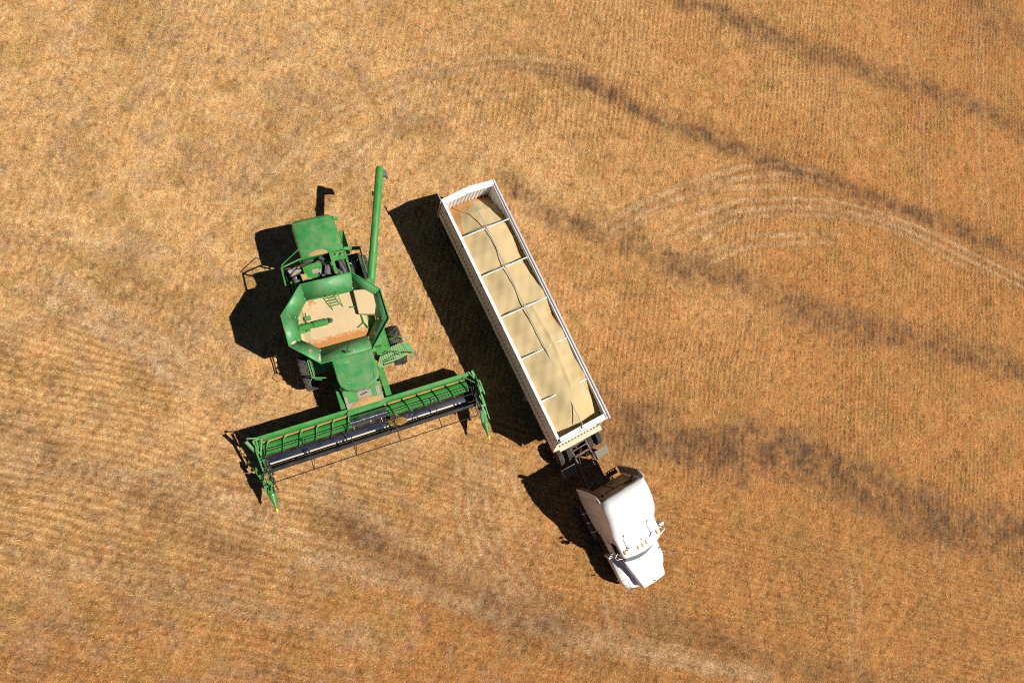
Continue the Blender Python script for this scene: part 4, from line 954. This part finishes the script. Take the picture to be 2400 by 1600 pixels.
PALE=[
([(11.31,10.08),(12.67,10.89),(14.91,12.31),(18.01,13.70),(21.28,14.88),(23.81,15.36),(26.36,15.20),(28.17,14.90)] ,0.2,0.9),
([(12.64,10.29),(13.94,11.50),(16.43,12.87),(19.58,14.00),(22.87,14.42),(25.42,14.58)] ,0.2,0.6),
([(15.44,9.96),(16.28,10.56),(17.85,11.52),(21.10,12.78),(24.42,13.19),(27.89,13.29),(31.41,12.76),(35.03,11.73),(38.71,10.33),(44.35,8.16)] ,0.2,0.8),
([(16.77,9.65),(17.46,10.23),(20.23,11.97),(23.55,12.66),(27.84,12.90),(31.92,12.33),(35.83,10.82),(38.98,9.41)] ,0.2,0.6),
([(17.04,8.50),(18.92,9.44),(21.70,10.61),(26.75,11.08),(28.99,11.02)] ,0.25,0.6),
([(-15.11,7.70),(-13.39,6.52),(-11.66,5.23),(-9.08,3.61),(-6.94,1.82),(-5.54,0.68)] ,0.28,0.7),
([(-15.99,6.88),(-14.32,6.00),(-12.39,4.87),(-9.84,3.15),(-7.63,1.15)] ,0.28,0.6),
([(-16.04,-0.42),(-15.26,-0.72),(-12.52,-1.62),(-8.70,-2.38),(-5.65,-3.59),(-3.33,-4.57)] ,0.35,0.5),
([(-4.22,-5.36),(-1.42,-6.23),(1.55,-7.25),(3.86,-8.32),(7.05,-9.49),(10.38,-10.55),(13.86,-11.69),(17.52,-12.69),(21.80,-13.72)] ,0.3,0.7),
([(-5.88,-4.06),(-1.43,-5.72),(2.30,-7.09),(5.43,-8.45),(8.70,-9.64),(12.10,-10.88),(18.01,-12.43)] ,0.25,0.6),
([(11.32,-7.61),(11.52,-8.34),(12.11,-10.58),(12.41,-11.68)] ,0.22,0.7),
([(12.41,-8.21),(12.58,-8.74),(13.11,-10.82),(13.34,-11.77)] ,0.22,0.6),
([(13.88,-8.32),(14.02,-8.86),(14.68,-11.61)] ,0.2,0.38),
([(15.00,-7.98),(15.14,-8.78),(15.52,-11.69)] ,0.2,0.38),
([(4.25,-0.28),(4.23,-4.20),(4.74,-6.03),(6.41,-8.33),(8.53,-10.10),(10.90,-12.11)] ,0.22,0.75),
([(5.11,-0.30),(5.14,-4.04),(5.80,-6.10),(7.27,-8.01),(9.42,-9.98),(12.04,-12.04)] ,0.22,0.7),
([(-16.21,9.19),(-12.89,8.61),(-8.98,7.21)] ,0.4,0.35),
([(-3.41,-2.48),(-0.52,-3.96),(2.48,-5.88),(5.57,-7.67),(9.22,-9.17)] ,0.3,0.5),
([(-14.86,-4.92),(-11.76,-5.64),(-8.12,-6.96),(-3.20,-8.45),(2.50,-10.65)] ,0.35,0.35),
([(-8.85,8.03),(-6.60,10.92),(-4.00,14.27),(-0.94,16.96),(2.82,19.05),(7.12,20.29),(12.24,20.21)] ,0.22,0.5),
([(-6.45,7.74),(-4.27,10.88),(-1.92,13.56),(0.82,15.97),(4.21,17.85),(8.33,18.63)] ,0.22,0.45),
([(-2.67,11.00),(-0.88,13.89),(1.48,16.29),(4.70,20.98),(6.19,23.85)] ,0.22,0.4),
([(-16.40,11.15),(-13.61,13.26),(-11.22,16.78),(-9.64,21.13)] ,0.22,0.4),
([(26.20,-6.73),(26.72,-9.55),(26.10,-12.21),(26.25,-15.53)] ,0.22,0.45),
([(33.47,-3.16),(33.04,-6.90),(32.01,-10.45)] ,0.22,0.4),
([(35.88,28.97),(35.48,23.71),(35.35,15.67),(35.15,7.54)] ,0.22,0.35),
([(42.18,30.06),(41.04,21.23),(39.77,11.81)] ,0.22,0.35),
([(6.32,-0.32),(6.50,-2.86),(7.33,-5.38),(9.03,-8.15)] ,0.22,0.4),
([(-13.30,20.50),(-14.38,18.53),(-15.29,17.09)] ,0.15,0.35),
]

def sstep(a, b, x):
    t = np.clip((x-a)/(b-a), 0, 1); return t*t*(3-2*t)
X0, X1, Y0, Y1 = -22., 50., -21., 35.
RS = .10
rx = np.arange(X0, X1+RS, RS); ry = np.arange(Y0, Y1+RS, RS)
RX, RY = np.meshgrid(rx, ry, indexing='ij')
def polydist(pts, px, py):
    best = np.full(px.shape, 1e9); 
    for (ax, ay), (bx, by) in zip(pts[:-1], pts[1:]):
        dx, dy = bx-ax, by-ay; t = np.clip(((px-ax)*dx+(py-ay)*dy)/(dx*dx+dy*dy), 0, 1)
        best = np.minimum(best, (px-ax-t*dx)**2+(py-ay-t*dy)**2)
    return np.sqrt(best)
def polyalong(pts, px, py):
    best = np.full(px.shape, 1e9); al = np.zeros(px.shape); L0 = 0
    for (ax, ay), (bx, by) in zip(pts[:-1], pts[1:]):
        dx, dy = bx-ax, by-ay; L = math.hypot(dx, dy); t = np.clip(((px-ax)*dx+(py-ay)*dy)/L**2, 0, 1)
        d = (px-ax-t*dx)**2+(py-ay-t*dy)**2; m_ = d < best; best[m_] = d[m_]; al[m_] = (L0+t*L)[m_]; L0 += L
    return np.sqrt(best), al
wobx = (fbm(RX, RY, 2.5, 41, 5)-.5); dark = np.zeros_like(RX); pale = np.zeros_like(RX); rut = np.zeros_like(RX)
for pts, wd, am in DARK:
    d = polydist(pts, RX, RY)+wobx*1.0*wd
    dark = np.maximum(dark, am*(1-sstep(wd*.2, wd*1.75, d)))
TREAD = [(DARK[1][0], (.2, .75), .9), (DARK[1][0], (-.3, -.6), .5), (PALE[7][0], (0, 0), .8), (PALE[7][0], (.3, -1.9), .6), (PALE[17][0], (0, .5), .7), (PALE[17][0], (-.8, -1.6), .7), (PALE[19][0], (.2, .9), .6), (PALE[20][0], (.3, -.9), .6), (PALE[14][0], (1.2, 0), .6), (PALE[16][0], (0, -1.), .6), (PALE[8][0], (0, -1.2), .8), (PALE[9][0], (0, 1.1), .7), (PALE[18][0], (0, 0), .6), (PALE[18][0], (0, 2.0), .5), (DARK[3][0], (0, -2.2), .45), (DARK[5][0], (1, 2.), .5)]
dark *= .42+.55*sstep(.30, .62, fbm(RX, RY, .9, 77, 5))
for pts, wd, am in PALE:
    d, al = polyalong(pts, RX, RY); Lt = sum(math.hypot(b_[0]-a_[0], b_[1]-a_[1]) for a_, b_ in zip(pts[:-1], pts[1:])); fade = sstep(0, 2.2, al)*sstep(0, 2.2, Lt-al); d = d+wobx*.12
    k = am*fade*(.55+.85*fbm(RX, RY, 1.4, 90, 3))
    if wd < .27:          # a pair of thin wheel lines
        pale = np.maximum(pale, .85*k*np.exp(-((d-.30)/.13)**2)); rut = np.maximum(rut, .8*k*np.exp(-(d/.10)**2)); rut = np.maximum(rut, .7*k*np.exp(-((d-.52)/.08)**2))
    else:
        pale = np.maximum(pale, 1.25*k*(1-sstep(wd*.3, wd*2.4, d))*(.70+.30*np.cos(2*math.pi*d/.36))); rut = np.maximum(rut, .6*k*np.exp(-((d-wd*1.35)/.08)**2)); rut = np.maximum(rut, .5*k*np.exp(-((d-wd*2.6)/.08)**2))
tread = np.zeros_like(RX)
for pts, off, am in TREAD:
    d, al = polyalong([(x+off[0], y+off[1]) for x, y in pts], RX, RY)
    q = .5+.5*np.cos(2*math.pi*(al/.42+d*1.3))
    tread = np.maximum(tread, am*(d < .34)*q*sstep(.38, .6, fbm(RX, RY, 3.1, 123)))
def samp(a, x, y):
    u = np.clip((x-X0)/RS, 0, a.shape[0]-1.001); v = np.clip((y-Y0)/RS, 0, a.shape[1]-1.001)
    i = u.astype(int); j = v.astype(int); fu = u-i; fv = v-j
    return (a[i, j]*(1-fu)+a[i+1, j]*fu)*(1-fv)+(a[i, j+1]*(1-fu)+a[i+1, j+1]*fu)*fv
def zoneB(x, y):
    """1 where the rows run across (lower left of the field), 0 where they run up the field"""
    e = y-(1.8-.29*x+1.0*np.sin(x*.25))+(fbm(x, y, 4., 55)-.5)*3.5
    return 1-sstep(-1.2, 1.2, e)
def rowphase(x, y):
    wob = (fbm(x, y, 5., 61, 2)-.5)*.5+(fbm(x, y, .7, 63, 2)-.5)*.16
    a = R(80.); b = R(-17.)
    pa = ((x*math.sin(a)-y*math.cos(a))+wob)/.30
    pb = ((-x*math.sin(b)+y*math.cos(b))+wob)/.34
    return pa, pb
def field(x, y):
    zb = zoneB(x, y); pa, pb = rowphase(x, y)
    ra = .5+.5*np.cos(2*math.pi*pa); rb = .5+.5*np.cos(2*math.pi*pb)
    strength = (.35+.75*sstep(.35, .65, fbm(x, y, 3.5, 31)))*(1-.55*sstep(8, -4, x)*sstep(4, 9, y))
    row = (ra*(1-zb)+rb*zb)
    return zb, row, strength, samp(dark, x, y), samp(pale, x, y), np.maximum(samp(rut, x, y), samp(tread, x, y))
def colour(x, y, n=None):
    zb, row, st, dk, pl, rt = field(x, y)
    big = fbm(x, y, 14., 5, 3); mid = .5+.6*(fbm(x, y, 3., 15, 5)-.5); sm = fbm(x, y, .5, 25, 3); tiny = fbm(x, y, .14, 35, 2)
    red = np.clip(.30+.030*(x-4)-.012*(y-4)+.9*(big-.5)+1.0*(mid-.5), 0, 1)
    # the lower left of the field is redder soil again
    red = np.clip(red+.45*sstep(-2, -9, y)+.25*sstep(-4, -9, y)*sstep(2, -10, x), 0, 1)
    straw = np.array([.69, .41, .172]); soil = np.array([.51, .240, .080]); grey = np.array([.165, .092, .052]); pal = np.array([.60, .42, .25]); och = np.array([.42, .245, .075])
    c = straw[None]*(1-red[:, None])+soil[None]*red[:, None]
    o = sstep(.50, .72, fbm(x, y, 1.3, 65, 4))[:, None]*.5; c = c*(1-o)+och*o
    lavender = (sstep(.50, .72, fbm(x, y, .9, 71, 5))*.30*sstep(18, -2, x))[:, None]; c = c*(1-lavender)+np.array([.40, .27, .20])*lavender
    r = np.clip((1-row)**1.3*(st*.46+.18*zb), 0, .75)[:, None]; c = c*(1-r)+soil*.62*r
    dd = np.clip(dk*((.30+1.4*fbm(x, y, .30, 171, 3))*(1.0-.24*row*(1-zb))), 0, .95)[:, None]; c = c*(1-dd)+grey*dd
    p = np.clip(pl*.80*(.4+1.1*sm)*(1-.75*dk), 0, .7)[:, None]; c = c*(1-p)+pal*p
    q = np.clip(rt*.72, 0, .7)[:, None]; c = c*(1-q)+soil*.5*q
    sp = sstep(.60, .74, fbm(x, y, .22, 135, 3))*.32; c = c*(1-sp)[:, None]
    tint = (fbm(x, y, .3, 145, 2)-.5)[:, None]; c = c*(1+tint*np.array([[.1, .35, .5]]))
    c = c*(.56+.50*sm+.44*tiny)[:, None]
    return c, dk, pl, rt, row, st, zb
STEP = .075
gx = np.arange(X0+1, X1-1, STEP); gy = np.arange(Y0+1, Y1-1, STEP); nx, ny = len(gx), len(gy)
GX, GY = np.meshgrid(gx, gy, indexing='ij'); fx, fy = GX.ravel(), GY.ravel()
C, dk, pl, rt, row, st, zb = colour(fx, fy)
Z = .028*row*st*(1-.8*np.clip(pl, 0, 1))-.03*rt+.07*(fbm(fx, fy, .45, 81, 3)-.5)+.06*(fbm(fx, fy, .17, 181, 2)-.5)+.10*(fbm(fx, fy, 6., 82, 2)-.5)
Z += .035*dk*(fbm(fx, fy, .2, 83, 2)-.5)*2
edge = np.minimum(np.minimum(fx-gx[0], gx[-1]-fx), np.minimum(fy-gy[0], gy[-1]-fy)); ek = np.clip(edge/2.2, 0, 1)[:, None]; C = C*ek+C.mean(0)*(1-ek); Z *= np.clip(edge/2, 0, 1)
idx = np.arange(nx*ny).reshape(nx, ny)
F = np.stack([idx[:-1, :-1], idx[1:, :-1], idx[1:, 1:], idx[:-1, 1:]], -1).reshape(-1, 4)
# outer apron of the same sheet, out to the horizon
B = 1500.
ov = np.array([(-B, -B, 0), (B, -B, 0), (B, B, 0), (-B, B, 0)]); nb = nx*ny
V = np.concatenate([np.stack([fx, fy, Z], -1), ov])
c00, c10, c11, c01 = idx[0, 0], idx[-1, 0], idx[-1, -1], idx[0, -1]
ng = [list(idx[::-1, 0])+[nb, nb+1], list(idx[-1, ::-1])+[nb+1, nb+2], list(idx[:, -1])+[nb+2, nb+3], list(idx[0, :])+[nb+3, nb]]
loops = np.concatenate([F.ravel()]+[np.array(g) for g in ng]); sizes = np.concatenate([np.full(len(F), 4)]+[np.array([len(g)]) for g in ng])
me = bpy.data.meshes.new('ground'); me.vertices.add(len(V)); me.vertices.foreach_set('co', V.ravel())
me.loops.add(len(loops)); me.loops.foreach_set('vertex_index', loops.astype(np.int32))
me.polygons.add(len(sizes)); me.polygons.foreach_set('loop_start', np.concatenate([[0], np.cumsum(sizes)[:-1]]).astype(np.int32))
me.polygons.foreach_set('use_smooth', np.ones(len(sizes), bool))
me.update(calc_edges=True)
ca = me.color_attributes.new('albedo', 'FLOAT_COLOR', 'POINT')
C4 = np.ones((len(V), 4), np.float32); C4[:nb, :3] = C; C4[nb:, :3] = C.mean(0); ca.data.foreach_set('color', C4.ravel())
gm, nt, b = newmat('stubble_soil')
tc = N(nt, 'ShaderNodeTexCoord'); vec = tc.outputs['Object']
at = N(nt, 'ShaderNodeAttribute', attribute_name='albedo')
n1 = noise(nt, 9, 6, .8, vec); n2 = noise(nt, 28, 4, .8, vec)
r1 = ramp(nt, n1.outputs[0], [(.34, (.48, .42, .40)), (.5, (.94, .92, .90)), (.66, (1.38, 1.38, 1.42))])
n3 = noise(nt, 17, 2, .9, vec); r3 = ramp(nt, n3.outputs[0], [(.33, (.50, .44, .42)), (.45, (1, 1, 1)), (.60, (1, 1, 1)), (.72, (1.45, 1.45, 1.5))])
mu3 = N(nt, 'ShaderNodeMix', data_type='RGBA', blend_type='MULTIPLY'); mu3.inputs[0].default_value = .9
nt.links.new(at.outputs['Color'], mu3.inputs[6]); nt.links.new(r3.outputs[0], mu3.inputs[7])
mu = N(nt, 'ShaderNodeMix', data_type='RGBA', blend_type='MULTIPLY'); mu.inputs[0].default_value = .75
nt.links.new(mu3.outputs[2], mu.inputs[6]); nt.links.new(r1.outputs[0], mu.inputs[7]); nt.links.new(mu.outputs[2], b.inputs['Base Color'])
b.inputs['Roughness'].default_value = 1; b.inputs['Specular IOR Level'].default_value = .05
bp = N(nt, 'ShaderNodeBump'); bp.inputs['Strength'].default_value = 1; bp.inputs['Distance'].default_value = .10
nt.links.new(n1.outputs[0], bp.inputs['Height'])
bp2 = N(nt, 'ShaderNodeBump'); bp2.inputs['Strength'].default_value = .7; bp2.inputs['Distance'].default_value = .02
nt.links.new(n2.outputs[0], bp2.inputs['Height']); nt.links.new(bp.outputs[0], bp2.inputs['Normal']); nt.links.new(bp2.outputs[0], b.inputs['Normal'])
me.materials.append(gm); go = bpy.data.objects.new('ground', me); col.objects.link(go)
tag(go, 'dry harvested field of tan stubble with dark soil bands and wheel tracks', 'field', kind='structure')

# cut straw lying and standing over the whole field: one uncountable mass
NS = 760000
sx = rng.uniform(X0+1.5, X1-1.5, NS); sy = rng.uniform(Y0+1.5, Y1-1.5, NS)
zb, row, st, dk, pl, rt = field(sx, sy)
keep = rng.random(NS) < np.clip(.30+.75*row*st+.3*pl-.25*dk, .12, 1); sx, sy = sx[keep], sy[keep]; NS = len(sx)
zb, row, st, dk, pl, rt = [q[keep] for q in (zb, row, st, dk, pl, rt)]
Cs, *_ = colour(sx, sy)
ang = np.where(rng.random(NS) < .45, np.where(zb > .5, R(-14.), R(80.))+rng.normal(0, .35, NS), rng.uniform(0, 2*math.pi, NS))
L = rng.uniform(.05, .17, NS); tilt = np.abs(rng.normal(.25, .45, NS)); wd = rng.uniform(.006, .013, NS)
dx = np.cos(ang)*np.cos(tilt)*L; dy = np.sin(ang)*np.cos(tilt)*L; dz = np.sin(tilt)*L
px, py = -np.sin(ang)*wd, np.cos(ang)*wd
iz = np.clip(((sx-gx[0])/STEP).astype(int), 0, nx-1); jz = np.clip(((sy-gy[0])/STEP).astype(int), 0, ny-1)
z0 = Z.reshape(nx, ny)[iz, jz]+.012
P0 = np.stack([sx-px, sy-py, z0], -1); P1 = np.stack([sx+px, sy+py, z0], -1); P2 = np.stack([sx+dx, sy+dy, z0+dz+.015], -1)
V = np.stack([P0, P1, P2], 1).reshape(-1, 3)
me = bpy.data.meshes.new('straw_stubble'); me.vertices.add(len(V)); me.vertices.foreach_set('co', V.ravel())
me.loops.add(len(V)); me.loops.foreach_set('vertex_index', np.arange(len(V), dtype=np.int32))
me.polygons.add(NS); me.polygons.foreach_set('loop_start', (np.arange(NS)*3).astype(np.int32)); me.update(calc_edges=True)
ca = me.color_attributes.new('albedo', 'FLOAT_COLOR', 'POINT')
pk = rng.random(NS); tone = rng.uniform(.45, 1.5, NS)[:, None]
cs = Cs*.55+np.where((pk < .5)[:, None], [[.30, .19, .085]], np.where((pk < .75)[:, None], [[.34, .25, .16]], [[.22, .115, .04]]))
cs = np.clip(cs*tone*(1-.35*dk)[:, None], 0, .85)
C4 = np.ones((NS, 3, 4), np.float32); C4[:, :, :3] = cs[:, None, :]; ca.data.foreach_set('color', C4.ravel())
sm_, nt, b = newmat('dry_straw'); at = N(nt, 'ShaderNodeAttribute', attribute_name='albedo')
nt.links.new(at.outputs['Color'], b.inputs['Base Color']); b.inputs['Roughness'].default_value = .7; b.inputs['Specular IOR Level'].default_value = .2
me.materials.append(sm_); so = bpy.data.objects.new('straw_stubble', me); col.objects.link(so)
tag(so, 'short cut straw scattered over the whole harvested field', 'straw', kind='stuff')
